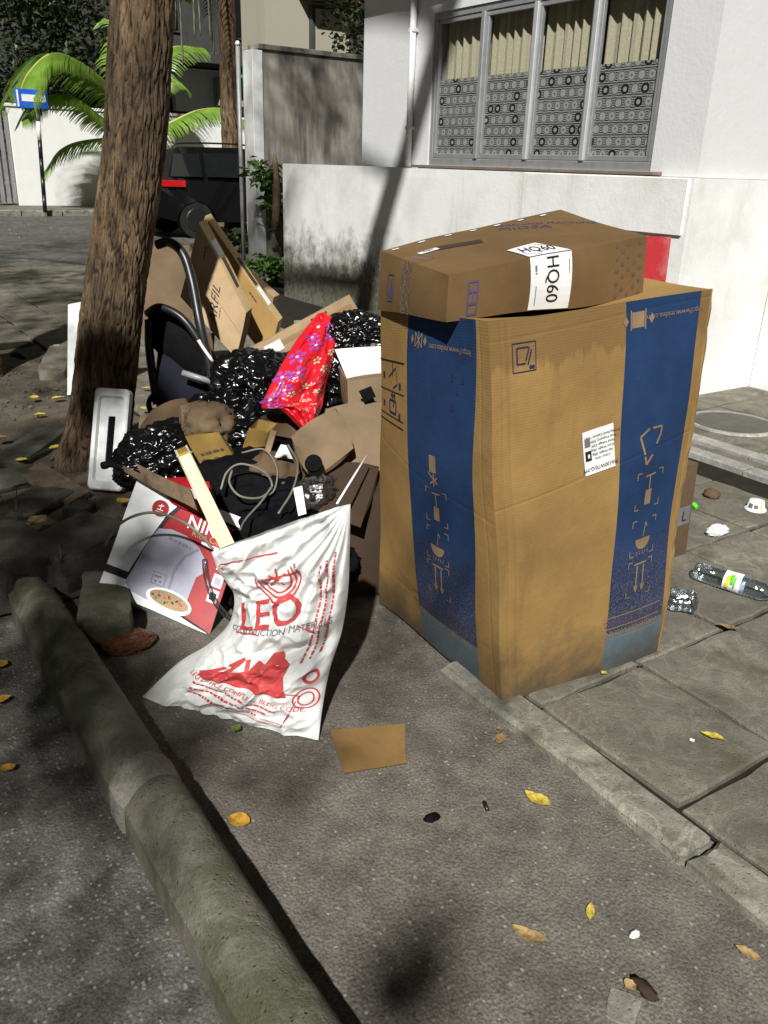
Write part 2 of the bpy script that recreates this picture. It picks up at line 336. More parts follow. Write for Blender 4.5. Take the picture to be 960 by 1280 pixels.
M['car_paint'] = plain('black_car_paint', (.006, .006, .007), .12, .6, 0, .1); M['car_glass'] = plain('car_glass', (.01, .011, .012), .05, .6)
M['tyre'] = plain('tyre', (.012, .012, .012), .85); M['rim'] = plain('rim', (.012, .012, .012), .4, .4, 0)
M['lamp_red'] = plain('tail_lamp', (.45, .01, .012), .15, .6); M['sign_blue'] = plain('sign_blue', (.02, .12, .55), .4); M['sign_green'] = plain('sign_green', (.02, .25, .14), .4)
M['label_green'] = plain('green_label_print', (.12, .5, .03), .4); M['label_yellow'] = plain('yellow_label_print', (.65, .68, .02), .4)
def leafmat(name, c, c2, rough=.45, tr=.35):
    m, nt, b = new_mat(name, rough, .35); k = ramp(nt, noi(nt, 2.5, 4), [(.35, c), (.65, c2)]); col(nt, b, k)
    t = nd(nt, 'ShaderNodeBsdfTranslucent', {'Color': k}); x = nd(nt, 'ShaderNodeMixShader', {0: tr, 1: b.outputs[0], 2: t.outputs[0]})
    nt.links.new(x.outputs[0], nt.nodes['Material Output'].inputs[0]); return m
M['leaf'] = leafmat('tree_leaves', (.05, .09, .02), (.09, .15, .03)); M['leaf_dark'] = leafmat('dark_leaves', (.03, .045, .018), (.06, .08, .03))
M['palm'] = leafmat('palm_leaflets', (.13, .24, .03), (.24, .38, .06), .35); M['palm_rib'] = plain('palm_rib', (.45, .40, .12), .5)
M['shrub'] = leafmat('shrub_leaves', (.045, .11, .02), (.10, .20, .035)); M['bright_leaf'] = leafmat('bright_leaves', (.16, .34, .04), (.26, .45, .08))
M['dead_root'] = plain('hanging_roots', (.16, .17, .12), .9)
def fallen(name, c, c2):
    m, nt, b = new_mat(name, .6, .3); col(nt, b, ramp(nt, noi(nt, 70, 4, .7), [(.35, c2), (.55, c)])); bump(nt, b, noi(nt, 120, 3), .4, .002); return m
M['leaf_y'] = fallen('yellow_leaf', (.56, .43, .06), (.22, .19, .035)); M['leaf_o'] = fallen('orange_leaf', (.50, .28, .035), (.3, .15, .02)); M['leaf_b'] = fallen('brown_leaf', (.27, .16, .075), (.10, .055, .028))
M['leaf_t'] = fallen('tan_leaf', (.38, .26, .12), (.2, .12, .05)); M['leaf_g'] = fallen('green_leaf', (.16, .24, .04), (.08, .11, .02))
def bark():
    m, nt, b = new_mat('bark', .9, .2)
    f = noi(nt, 24, 8, .75, sc=(1, 1, .22), dist=.4); g = noi(nt, 2.6, 4, .6)
    k = ramp(nt, f, [(.32, (.025, .018, .012)), (.45, (.12, .08, .045)), (.58, (.23, .155, .09)), (.70, (.40, .29, .18))])
    k = mix(nt, ramp(nt, g, [(.45, 0.0), (.7, .5)]), k, (.055, .044, .033))
    k = mix(nt, ramp(nt, nd(nt, 'ShaderNodeAttribute', attribute_name='fissure').outputs['Fac'], [(.35, 0.0), (.85, .9)]), k, (.02, .014, .010)); col(nt, b, k)
    bump(nt, b, ma(nt, 'ADD', f, ma(nt, 'MULTIPLY', noi(nt, 75, 6, .75, sc=(1, 1, .4)), .7)), 1, .03); return m
M['bark'] = bark()

# ------------------------------------------------------------------ the setting: ground, kerbs, paving
def sheet(name, x0, x1, y0, y1, z, m, nx=1, ny=1, amp=0, parent=None):
    vs, fs = [], []
    for j in range(ny+1):
        for i in range(nx+1):
            x = x0+(x1-x0)*i/nx; y = y0+(y1-y0)*j/ny
            e = min(i, nx-i, j, ny-j) > 0
            vs.append((x, y, z + (amp*(mn.noise(V((x*2.3, y*2.3, 1.7))) + .4*mn.noise(V((x*9, y*9, 4)))) if e else 0)))
    for j in range(ny):
        for i in range(nx): a = j*(nx+1)+i; fs.append((a, a+1, a+nx+2, a+nx+1))
    return mk(name, vs, fs, m, parent, amp > 0)
tag(sheet('road', -150, 150, -120, 180, 0, M['road']), kind='structure')
tag(sheet('parking_lane', .48, 1.535, -3, 3.1, .006, M['strip'], 12, 60, .003), kind='structure')
soil = tag(sheet('soil', .15, 1.56, 2.75, 7.25, .014, M['soil'], 28, 90, .022), kind='structure')

# rounded precast kerb, three lengths and a mortar joint
kerb = tag(empty('kerb', (.47, 1, 0)), kind='structure')
PROF = [(0, -.02), (0, .03), (.002, .084), (.017, .100), (.030, .118), (.050, .135), (.076, .147), (.102, .149), (.13, .142), (.152, .124), (.168, .096), (.177, .05), (.18, -.02)]
def kerb_stone(y0, y1, m, dx=0, grow=0, name='kerb_stone', breakend=0):
    n = max(3, int((y1-y0)/.018)); vs, fs = [], []; k = len(PROF)
    for j in range(n+1):
        y = y0+(y1-y0)*j/n
        for i, (px, pz) in enumerate(PROF):
            p = V((.386+dx+px*.88, y, pz*.9)); c = V((.465+dx, y, .03)); q = (p-c).normalized()
            r = grow - .003*max(0, mn.noise(p*14)) + .002*mn.noise(p*5) - .004*max(0, mn.noise(p*38)-.1) - .012*max(0, mn.noise(p*9+V((5, 0, 0)))-.42)
            e = min(j, n-j)/n*(y1-y0); r -= .008*max(0, 1-e/.02)
            if breakend and j > n-8: r -= .02*((j-n+8)/8)**2*(1+mn.noise(p*20)); p.y += .05*mn.noise(V((px*12, pz*12, 3)))*((j-n+8)/8)
            vs.append(p+q*r)
    for j in range(n):
        for i in range(k-1): a = j*k+i; fs.append((a, a+k, a+k+1, a+1))
    fs.append(tuple(range(k))); fs.append(tuple(n*k+i for i in range(k-1, -1, -1)))
    o = mk(name, vs, fs, m, kerb, True); bm = bmesh.new(); bm.from_mesh(o.data)
    for e in bm.edges:
        if len(e.link_faces) == 2 and e.calc_face_angle(0) > .62: e.smooth = False
    bm.to_mesh(o.data); bm.free(); return o
kerb_stone(-2.2, -.25, M['rkerb']); kerb_stone(-.24, 1.575, M['rkerb']); kerb_stone(1.66, 2.80, M['rkerb'], -.004, 0, breakend=1)
kerb_stone(1.565, 1.67, M['mortar'], -.002, .003, 'mortar_joint')

ZS = .036
side = tag(sheet('sidewalk', 1.525, 5.62, -3, 12.3, ZS-.018, M['joint']), kind='structure')
def piece_mesh(name, wx, wy, h, bev, seed, jag=.004):
    rnd = random.Random(seed); bm = bmesh.new(); n = 5
    top = []
    def edgept(a, b):
        return [a.lerp(b, t/n) for t in range(n)]
    c = [V((-wx/2, -wy/2, 0)), V((wx/2, -wy/2, 0)), V((wx/2, wy/2, 0)), V((-wx/2, wy/2, 0))]
    ring = []
    for i in range(4): ring += edgept(c[i], c[(i+1) % 4])
    ring = [p + V((rnd.uniform(-jag, jag), rnd.uniform(-jag, jag), 0)) for p in ring]
    a = [bm.verts.new(p) for p in ring]; b = [bm.verts.new(p + V((0, 0, h-bev))) for p in ring]
    t = [bm.verts.new(V((p.x*(1-bev*2/wx), p.y*(1-bev*2/wy), h))) for p in ring]
    for k in range(len(ring)):
        q = (k+1) % len(ring); bm.faces.new((a[k], a[q], b[q], b[k])); bm.faces.new((b[k], b[q], t[q], t[k]))
    bm.faces.new(t)
    me = bpy.data.meshes.new(name); bm.normal_update(); bm.to_mesh(me); bm.free(); return me
PX0, PW, RY0, RW = 1.53, .425, .907, .48
slabs = [piece_mesh('slab', PW-.016, RW-.016, .03, .006, s, .006) for s in range(5)]
for m_ in slabs: m_.materials.append(M['slab'])
pale = slabs[0].copy(); pale.materials.clear(); pale.materials.append(M['slab_pale'])
rs = random.Random(5)
def lay(me, x, y, name='slab', z=ZS-.03, rz=0, tilt=.006):
    o = bpy.data.objects.new(name, me); C.objects.link(o); o.parent = side
    o.location = (x, y, z+rs.uniform(-.003, .003)); o.rotation_euler = (rs.uniform(-tilt, tilt), rs.uniform(-tilt, tilt), rz+rs.uniform(-.006, .006)); return o
for i in range(5):
    for k in range(-5, 24):
        x = PX0+PW*(i+.5); y = RY0+RW*(k+.5)
        if i == 0 and 4 < k < 13 and k % 3: x += .015
        lay(pale if (i == 1 and k == -1) or (k % 7 == 3 and i == 3) else slabs[(i*3+k*7) % 5], x, y)
for i in range(-3, 0):
    for k in range(13, 24):
        lay(slabs[(i+k) % 5], PX0+PW*(i+.5)-.005, RY0+RW*(k+.5)+(.24 if i % 2 else 0), rz=.05)
tag(sheet('paved_corner', .27, 1.5, 7.16, 12.3, .02-.002, M['joint']), kind='structure')
# edge stones of the sidewalk
est = [piece_mesh('edge_stone', .115, .90, .06, .012, 40+s, .007) for s in range(3)]
for m_ in est: m_.materials.append(M['kerbstone'])
for k in range(-3, 1): lay(est[k % 3], 1.462, .80+.913*(k+.5)-.006, 'edge_stone', -.018, 0, .004)
# drain band and apron along the building
bnd = piece_mesh('drain_stone', .10, .6, .05, .006, 60); bnd.materials.append(M['slab_pale'])
for k in range(-3, 12):
    lay(bnd, 3.93, .2+.61*k, 'drain_stone', ZS-.034); lay(bnd, 4.17, .33+.61*k, 'drain_stone', ZS-.034)
chn = piece_mesh('channel_stone', .125, .9, .03, .004, 62); chn.materials.append(M['slab'])
for k in range(-2, 8): lay(chn, 4.05, .4+.91*k, 'channel_stone', ZS-.036)
apr = [piece_mesh('apron_slab', .70, .72, .03, .005, 70+s) for s in range(2)]
for m_ in apr: m_.materials.append(M['slab'])
for i in range(2):
    for k in range(-4, 6): lay(apr[(i+k) % 2], 4.23+.715*(i+.5), .31+.735*(k+.5), 'apron_slab', ZS-.03)
ps = [piece_mesh('paving_strip', .70, .72, .03, .005, 80)]; ps[0].materials.append(M['slab'])
# round inspection cover
mc = GZ(915, 530, ZS); cover = empty('manhole_cover', (mc.x, mc.y, ZS), 'round grey manhole cover set in the pavement by the white wall', 'manhole cover')
bm = bmesh.new(); bmesh.ops.create_cone(bm, cap_ends=True, segments=48, radius1=.235, radius2=.228, depth=.016, matrix=Matrix.Translation((mc.x, mc.y, ZS+.003))); from_bm('lid', bm, M['iron'], cover)
vs, fs = [], []
for k in range(48):
    a = 2*pi*k/48
    for r, z in ((.24, .002), (.24, .012), (.268, .012), (.272, .0)): vs.append((mc.x+r*cos(a), mc.y+r*sin(a), ZS+z))
for k in range(48):
    for i in range(3): a = k*4+i; b = ((k+1) % 48)*4+i; fs.append((a, b, b+1, a+1))
mk('rim', vs, fs, M['slab_pale'], cover)

# far kerb and verge of the cross street
fk = tag(empty('far_kerb', (6, 23.9, 0)), kind='structure')
for k in range(-8, 14): box('kerb_stone', 4+k*1.0+.01, 5+k*1.0-.01, 23.55, 23.75, -.02, .14+rs.uniform(-.01, .01), M['kerbstone'], fk, .02)
tag(sheet('far_pavement', -6, 40, 23.74, 26.4, .11, M['slab']), kind='structure')

# ------------------------------------------------------------------ white building
XF, XP = 4.75, 4.65
bld = empty('white_building', (XF, 3, 0), 'white painted building with four-light aluminium window and projecting plinth', 'building')
def frame_wall(name, x, y0, y1, z0, z1, hy0, hy1, hz0, hz1, d, m, parent):
    o = [(y0, z0), (y1, z0), (y1, z1), (y0, z1)]; h = [(hy0, hz0), (hy1, hz0), (hy1, hz1), (hy0, hz1)]
    vs = [(x, *p) for p in o] + [(x, *p) for p in h] + [(x+d, *p) for p in o] + [(x+d, *p) for p in h]; fs = []
    for k in range(4):
        q = (k+1) % 4
        fs += [(k, k+4, q+4, q), (k+4, k+12, q+12, q+4), (k, q, q+8, k+8), (k+8, q+8, q+12, k+12)]
    return mk(name, vs, fs, m, parent)
WY0, WY1, WZ0, WZ1 = 3.93, 6.36, 1.47, 2.62
frame_wall('upper_wall', XF, 3.56, 7.42, 1.442, 5.6, WY0, WY1, WZ0, WZ1, 3.5, M['upper_wall'], bld)
def lumpy_plinth():
    # the projecting foot of the wall, a little uneven
    ny, nz = 60, 20; vs, fs = [], []
    for j in range(nz+1):
        for i in range(ny+1):
            y = 3.5+(8.87-3.5)*i/ny; z = -.02+(1.46)*j/nz
            e = 0 < i < ny and j < nz
            vs.append((XP + (.006*mn.noise(V((0, y*1.5, z*2))) if e else 0), y, z))
    for j in range(nz):
        for i in range(ny): a = j*(ny+1)+i; fs.append((a, a+ny+1, a+ny+2, a+1))
    b = len(vs); vs += [(5.66, 3.5, -.02), (5.66, 8.87, -.02), (5.66, 8.87, 1.44), (5.66, 3.5, 1.44)]
    c00, c10, c01, c11 = 0, ny, nz*(ny+1), nz*(ny+1)+ny
    fs += [tuple([b, b+3] + [j*(ny+1) for j in range(nz, -1, -1)]), tuple([j*(ny+1)+ny for j in range(nz+1)] + [b+2, b+1]), tuple([c01+i for i in range(ny, -1, -1)][::-1] + [b+2, b+3])]
    return mk('plinth_wall', vs, fs, M['white_wall'], bld)
lumpy_plinth()
box('recessed_wall', 5.662, 5.9, -4, 3.498, -.02, 1.40, M['white_wall'], bld)
box('wall_patch', 4.634, 4.66, 3.53, 5.0, 1.10, 1.436, M['white_wall'], bld, .004)      # thicker coat of render below the sill
mk('red_paint_mark', [(4.6425, 3.58, .52), (4.6425, 3.95, .50), (4.6425, 3.97, 1.07), (4.6425, 3.60, 1.09)], [(0, 3, 2, 1)], M['red_paint'], bld)
box('window_sill', 4.66, XF+.06, WY0-.1, WY1+.12, 1.446, 1.468, M['sill'], bld, .003)
box('eave', 4.50, 8.2, 3.4, 7.55, 3.02, 3.16, M['upper_wall'], bld, .01)
tube('downpipe', [(4.715, 6.60, 1.45), (4.715, 6.60, 3.0)], .028, M['pipe'], bld, 16)
for z in (1.75, 2.5): box('pipe_clip', 4.69, 4.752, 6.565, 6.635, z, z+.03, M['pipe'], bld, .004)
win = link('window', bpy.data.meshes.new('w'), M['alu'], bld)
bm = bmesh.new(); FX0, FX1 = XF+.012, XF+.075
for (a, b, c, d) in ((WY0, WY1, WZ0, WZ0+.055), (WY0, WY1, WZ1-.05, WZ1), (WY0, WY0+.045, WZ0+.055, WZ1-.05), (WY1-.045, WY1, WZ0+.055, WZ1-.05)): bbox(bm, FX0, FX1, a, b, c, d, .004)
bm.to_mesh(win.data); bm.free()
pw = (WY1-WY0-.09)/4
for k in range(4):
    y0 = WY0+.045+k*pw; y1 = y0+pw
    if k: box('mullion', FX0-.014, FX1-.01, y0-.022, y0+.022, WZ0+.056, WZ1-.051, M['alu_pale'] if k != 3 else M['alu'], win, .005)
    bm = bmesh.new()
    a, b = y0+(.0225 if k else .001), y1-(.0225 if k < 3 else .001)
    for (p, q, r, s) in ((a, b, WZ0+.057, WZ0+.092), (a, b, WZ1-.084, WZ1-.052), (a, a+.026, WZ0+.093, WZ1-.085), (b-.026, b, WZ0+.093, WZ1-.085)): bbox(bm, FX0+.008, FX0+.04, p, q, r, s, .003)
    from_bm('sash', bm, M['alu'], win)
    xg = FX0+.024
    mk('pane', [(xg, a+.027, WZ0+.09), (xg, b-.027, WZ0+.09), (xg, b-.027, WZ1-.08), (xg, a+.027, WZ1-.08)], [(0, 3, 2, 1)], M['glass'], win)
    # patterned sheet on the lower part, behind the glass
    xs, zt = xg+.012, WZ0+.66
    mk('patterned_sheet', [(xs, a+.01, WZ0+.06), (xs, b-.01, WZ0+.06), (xs, b-.01, zt), (xs, a+.01, zt)], [(0, 3, 2, 1)], M['pattern'], win,
       uv=[[(b-a+k*.6, 0), (b-a+k*.6, zt-WZ0), (k*.6, zt-WZ0), (k*.6, 0)]])
    # pleated curtain
    n = 90; vs = []; fs = []; uv = []
    for i in range(n+1):
        y = a-.01+(b-a+.02)*i/n; ph = y*62+1.7*sin(y*9)
        for z in (WZ0-.02, WZ0+.6, WZ1+.05): vs.append((xg+.085+.018*sin(ph)+.006*sin(ph*2.3+k), y, z))
    for i in range(n):
        for j in range(2): q = i*3+j; fs.append((q, q+1, q+4, q+3)); uv.append([(i*.03, j), (i*.03, j+1), (i*.03+.03, j+1), (i*.03+.03, j)])
    mk('curtain', vs, fs, M['curtain'], win, True, uv)
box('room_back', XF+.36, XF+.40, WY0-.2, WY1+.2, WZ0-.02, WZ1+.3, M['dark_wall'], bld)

# ------------------------------------------------------------------ neighbours behind
gw = empty('grey_boundary_wall', (5.05, 10.4, 0), 'tall stained grey boundary wall with white painted end behind white plinth', 'wall')
box('wall', 5.17, 11, 10.36, 10.58, -.02, 2.70, M['grey_wall'], gw, .008); box('coping', 5.10, 11, 10.33, 10.61, 2.70, 2.76, M['grey_wall'], gw, .008)
box('end_pillar', 5.03, 5.17, 10.34, 10.60, -.02, 2.69, M['white_metal'], gw, .006)
house = empty('cream_house', (7.4, 14.6, 0), 'cream upper storey with dark shuttered window above the grey boundary wall', 'building')
box('wall', 7.3, 14, 14.5, 15.4, -.02, 7, M['cream_wall'], house)
for (x0, x1) in ((8.15, 10.4),):
    f = box('window', x0, x1, 14.40, 14.52, 2.5, 3.95, M['dark_wall'], house, .01)
    for k in range(3):
        a = x0+.05+k*(x1-x0-.1)/3; box('shutter', a+.02, a+(x1-x0-.1)/3-.02, 14.385, 14.398, 2.55, 3.9, M['cream_wall'] if k == 0 else M['dark_wall'], f, .003)
box('canopy', 7.95, 10.7, 14.05, 14.5, 4.0, 4.1, M['card_dark'], house, .01)
dk = empty('dark_building', (12, 31, 0), 'dim grey building with canopies and air conditioner beyond the cross street', 'building')
box('wall', 2.2, 34, 31, 36, -.02, 11, M['dark_wall'], dk)
box('canopy', 9.5, 34, 29.4, 31, 4.4, 4.75, M['dark_wall'], dk, .03); box('lower_wall', 12.0, 15.4, 30.7, 31, 3.0, 4.35, M['far_white'], dk)
for k in range(7):
    f = box('window', 3.6+k*3.4, 5.6+k*3.4, 30.93, 31.05, 5.4, 8.2, M['dark_wall'], dk, .02)
    for j in range(2): box('pane', 3.7+k*3.4+j*.95, 4.55+k*3.4+j*.95, 30.9, 30.925, 5.5, 8.1, M['car_glass'], f)
ac = box('air_conditioner', 13.4, 14.5, 30.2, 30.69, 3.2, 4.1, M['mid_wall'], dk, .03)
bm = bmesh.new(); bmesh.ops.create_cone(bm, cap_ends=True, segments=24, radius1=.33, radius2=.33, depth=.03, matrix=Matrix.Translation((13.8, 30.18, 3.65)) @ Matrix.Rotation(pi/2, 4, 'X')); from_bm('fan_grille', bm, M['black_metal'], ac)
for k in range(3): box('column', 9.9+k*5.0, 10.4+k*5.0, 29.6, 30.1, 0, 4.4, M['dark_wall'], dk, .02)
fw = empty('white_yard_wall', (8, 26.4, 0), 'long white yard wall across the street behind the palm', 'wall')
x0 = GY(25, 260, 26.4).x
box('wall', x0, 26, 26.4, 26.65, 0, 2.62, M['far_white'], fw, .01); box('coping', x0-.03, 26, 26.36, 26.69, 2.62, 2.70, M['far_white'], fw, .01)
gt = empty('metal_gate', (x0-1.6, 26.4, 0), 'grey metal gate of upright bars beside the white yard wall', 'gate')
for k in range(20): box('bar', x0-.12-k*.16, x0-.02-k*.16, 26.47, 26.52, .16, 2.5, M['gate_metal'], gt)
for z in (.22, .66, 1.95): box('rail', x0-3.3, x0-.01, 26.522, 26.57, z, z+.08, M['gate_metal'], gt)
box('gate_post', x0-3.5, x0-3.3, 26.4, 26.62, 0, 2.7, M['far_white'], gt)

# ------------------------------------------------------------------ trees and plants
def trunk_mesh(name, pts, rads, m, parent, sides=96, step=.016, amp=.016, seed=0, flare=0):
    pts = [V(p) for p in pts]; L = sum((b-a).length for a, b in zip(pts, pts[1:])); n = max(4, int(L/step/max(1, len(pts)-1)))
    c = smoothpts(pts, n); R = []
    for i in range(len(c)):
        t = i/(len(c)-1)*(len(rads)-1); k = min(int(t), len(rads)-2); R.append(rads[k]+(rads[k+1]-rads[k])*(t-k))
    vs, fs, ck = [], [], []
    for i, (p, r) in enumerate(zip(c, R)):
        t = (c[min(i+1, len(c)-1)]-c[max(i-1, 0)]).normalized(); a = t.cross(V((0, 1, 0))).normalized(); b = a.cross(t)
        for k in range(sides):
            an = 2*pi*k/sides; d = a*cos(an)+b*sin(an)
            q = V((cos(an)*r*60, sin(an)*r*60, p.z*9+seed)); q2 = V((cos(an)*1.6, sin(an)*1.6, p.z*1.4+seed))
            w1 = mn.noise(q + mn.noise_vector(q*.6)*.7); groove = -(1-min(1, abs(w1)*3.4))**1.4; ck.append(-groove)
            h = amp*groove + amp*.5*mn.noise(q*2.7) + r*.07*mn.noise(q2) + r*flare*max(0, 1-p.z/.35)**2*(1+.6*sin(an*4+1))
            vs.append(p + d*(r+h))
    for i in range(len(c)-1):
        for k in range(sides): k2 = (k+1) % sides; fs.append((i*sides+k, i*sides+k2, (i+1)*sides+k2, (i+1)*sides+k))
    o = mk(name, vs, fs, m, parent, True); at = o.data.attributes.new('fissure', 'FLOAT', 'POINT'); at.data.foreach_set('value', ck); return o
def leaf_cloud(name, clumps, m, parent, seed=1, size=(.05, .11), elong=.42, kind=None, flat=.5):
    rn = random.Random(seed); vs, fs = [], []
    for (c, r, n) in clumps:
        c = V(c); rr = r if isinstance(r, (tuple, list)) else (r, r, r*.7)
        for _ in range(n):
            while True:
                q = V((rn.uniform(-1, 1), rn.uniform(-1, 1), rn.uniform(-1, 1)))
                if q.length < 1 and rn.random() < .25+q.length: break
            p = c + V((q.x*rr[0], q.y*rr[1], q.z*rr[2])); s = rn.uniform(*size)
            d = V((rn.gauss(0, 1), rn.gauss(0, 1), rn.gauss(-.35, flat))).normalized(); e = d.cross(V((rn.gauss(0, .5), rn.gauss(0, .5), 1))).normalized(); u = e.cross(d)
            b = len(vs); vs += [p, p+d*s*.5+e*s*elong+u*s*.1, p+d*s, p+d*s*.5-e*s*elong+u*s*.1]; fs += [(b, b+1, b+2), (b, b+2, b+3)]
    o = mk(name, vs, fs, m, parent)
    if kind: o['kind'] = kind
    return o
def limb(a, b, r0, r1, name, parent, sag=.15, sides=10):
    a, b = V(a), V(b); mid = (a+b)/2 + V((random.uniform(-.2, .2), random.uniform(-.2, .2), (b-a).length*sag))
    p = smoothpts([a, mid, b], 8); return tube(name, p, [r0+(r1-r0)*i/(len(p)-1) for i in range(len(p))], M['bark'], parent, sides)

tb = V((1.10, 4.15, 0))
tree = empty('street_tree', tb, 'leaning brown-barked street tree beside the rubbish pile', 'tree')
TP = [(1.06, 4.17, -.06), (1.15, 4.15, .33), (1.24, 4.14, .79), (1.39, 4.12, 1.44), (1.475, 4.08, 2.09), (1.62, 4.08, 3.0), (1.82, 4.02, 4.2), (1.95, 3.68, 5.2), (2.08, 3.2, 6.4)]
trunk_mesh('trunk', TP, [.166, .150, .145, .138, .134, .130, .126, .12, .10], M['bark'], tree, 220, .012, .0085, 0, .10)
tops = [((2.05, 3.3, 6.2), (3.4, 7.2, 6.9)), ((1.95, 3.7, 5.2), (.6, 6.4, 6.4)), ((2.08, 3.2, 6.3), (3.4, 2.2, 7.6)), ((2.08, 3.2, 6.3), (.3, 4.4, 7.8)), ((2.05, 3.3, 6.2), (4.4, 8.9, 6.6)), ((1.84, 4.0, 4.3), (-.6, 6.2, 5.4))]
cl = []
for a, b in tops:
    limb(a, b, .07, .02, 'limb', tree); b = V(b)
    for k in range(5): cl.append((b+V((random.uniform(-.9, .9), random.uniform(-.9, .9), random.uniform(-.3, .6))), random.uniform(.4, .75), 210))
leaf_cloud('crown', cl, M['leaf'], tree, 11)
tw = GY(236, 8, 4.3)
tube('twig', smoothpts([(1.55, 3.98, 2.75), tw+V((-.02, 0, .3)), tw+V((0, 0, .07))], 6), [.012]*6+[.008]*6+[.004], M['bark'], tree, 6)
leaf_cloud('leaf_spray', [(tw+V((.0, 0, .05)), (.05, .05, .035), 44)], M['bright_leaf'], tree, 5, (.03, .06), .22)

t2 = GZ(3, 468); tree2 = empty('edge_tree', (t2.x, t2.y, 0), 'dark tree trunk on the soil strip past the paved hole', 'tree')
trunk_mesh('trunk', [(t2.x-.17, t2.y, -.05), (t2.x-.20, t2.y+.02, .6), (t2.x-.30, t2.y+.05, 1.6), (t2.x-.5, t2.y+.1, 3.4), (t2.x-.6, t2.y+.2, 5)], [.18, .16, .15, .13, .09], M['bark'], tree2, 64, .03, .014, 9, .1)
cl = []
for b in ((-.9, 7.6, 5.4), (.9, 8.6, 5.9), (-.6, 5.6, 6.4), (2.2, 9.6, 5.2), (.6, 11.4, 5.4), (-1.6, 10.5, 5.2)):
    limb((t2.x-.6, t2.y+.2, 4.7), b, .06, .02, 'limb', tree2); b = V(b)
    for k in range(5): cl.append((b+V((random.uniform(-1.1, 1.1), random.uniform(-1.1, 1.1), random.uniform(-.3, .6))), random.uniform(.4, .8), 190))
leaf_cloud('crown', cl, M['leaf'], tree2, 12)

# unseen tree added behind the photographer, its crown laid out to shade the left
tree3 = empty('unseen_shade_tree', (-4.9, -1.2, 0), 'unseen spreading tree added behind the camera to shade the left', 'tree')
trunk_mesh('trunk', [(-4.9, -1.2, -.05), (-4.85, -1.2, 1.2), (-4.7, -1.05, 2.6), (-4.5, -.9, 4.0)], [.2, .17, .15, .12], M['bark'], tree3, 48, .04, .014, 4, .1)
cl = []
def shade(px, py, r, n, h=4.4, z=0):     # a leaf clump placed so that its shadow falls on a measured spot
    p = GZ(px, py, z); q = p - LIGHT*((h-z)/-LIGHT.z); cl.append((q, r, n)); return q
SH = [(50, 665, .5, 240), (20, 760, .42, 230), (95, 640, .2, 60), (150, 838, .16, 50), (235, 935, .14, 42), (445, 835, .16, 22), (330, 965, .13, 18), (60, 560, .5, 240), (150, 690, .3, 150), (90, 850, .30, 150), (20, 900, .5, 130), (170, 930, .2, 60), (60, 1060, .4, 34), (30, 1180, .35, 26),
      (20, 640, .6, 240), (60, 470, .7, 170), (20, 420, .8, 300), (75, 385, .8, 300), (30, 350, 1.0, 330), (95, 410, .5, 160), (526, 1188, .03, 20), (508, 1235, .035, 26)]  # the final pair of clumps stands in for the photographer's own shadow
for k, (x, y, r, n) in enumerate(SH):
    q = shade(x, y, (r, r, r*.55), n, 3.5 if y > 1200 else 4.0+.5*(k % 3))
    if (k % 2 == 0 and y < 800): limb((-4.5, -.9, 3.9), q, .04, .010, 'limb', tree3, .1, 6)
for x, y, z, r, n in ((140, 470, .55, .3, 60), (132, 455, .55, .2, 260), (126, 505, .35, .14, 110), (250, 560, .3, .4, 60), (540, 700, .5, .30, 16), (560, 800, .2, .3, 16), (330, 560, .4, .35, 30), (190, 690, .2, .16, 60)):
    shade(x, y, (r, r, r*.6), n, 4.3, z)
leaf_cloud('crown', cl, M['leaf'], tree3, 13, (.05, .12))

# coconut palm by the yard wall
PYY = 24.9
palm = empty('coconut_palm', (GY(172, 260, PYY).x, PYY, .1), 'young coconut palm with arching green fronds in front of white yard wall', 'palm')
pc = GY(172, 175, PYY)
tube('trunk', [(pc.x, PYY, .05), (pc.x+.02, PYY, 1.0), (pc.x, PYY, pc.z)], [.2, .16, .15], M['bark'], palm, 14)
def frond(pts, length, m=M['palm'], parent=palm, n=46, droop=.75, seed=0, name='frond'):
    rn = random.Random(seed); c = smoothpts(pts, 12); L = len(c)
    f = tube(name, c, [.05*(1-i/L)+.006 for i in range(L)], M['palm_rib'], parent, 6)
    vs, fs = [], []
    for i in range(n):
        t = .1+.9*i/(n-1); k = min(int(t*(L-1)), L-2); p = c[k].lerp(c[k+1], t*(L-1)-k); d = (c[k+1]-c[k]).normalized()
        s = d.cross(V((0, 0, 1))); s = s.normalized() if s.length > .01 else V((1, 0, 0))
        ln = length*(sin(pi*min(1, t*.85+.12))**.6)*rn.uniform(.88, 1.08)
        for sg in (-1, 1):
            o = (s*sg*.72 + d*.62 + V((0, 0, .22))).normalized(); prev = p; b = len(vs)
            wd = .022*length**.5
            for j in range(5):
                q = p + o*ln*j/4 + V((0, 0, -droop*ln*(j/4)**2)) + d*0; ww = wd*(1-(j/4)**2*.95)
                vs += [q + d*ww*1.3, q - d*ww*1.3 + V((0, 0, -.01))]
            for j in range(4): a = b+j*2; fs.append((a, a+2, a+3, a+1))
    return mk('leaflets', vs, fs, m, f)
def fp(pl, dy=0): return [GY(x, y, PYY+(dy*k/(len(pl)-1))) for k, (x, y) in enumerate(pl)]
frond(fp([(172, 175), (140, 120), (105, 85), (65, 68), (35, 92), (22, 125)], -1.2), 1.25, seed=1, n=140)
frond(fp([(172, 175), (130, 150), (90, 122), (55, 122), (28, 150)], -.8), .9, seed=2, n=110)
frond(fp([(172, 175), (205, 158), (250, 138), (290, 140), (318, 172)], -1.4), 1.0, seed=3, n=110)
frond(fp([(172, 175), (190, 120), (208, 100), (222, 108)], .5), .7, seed=4)
frond(fp([(172, 175), (150, 90), (150, 40), (135, 25)], .9), 1.0, seed=5)
frond(fp([(172, 175), (195, 90), (215, 60), (250, 60)], 1.2), 1.0, seed=6)
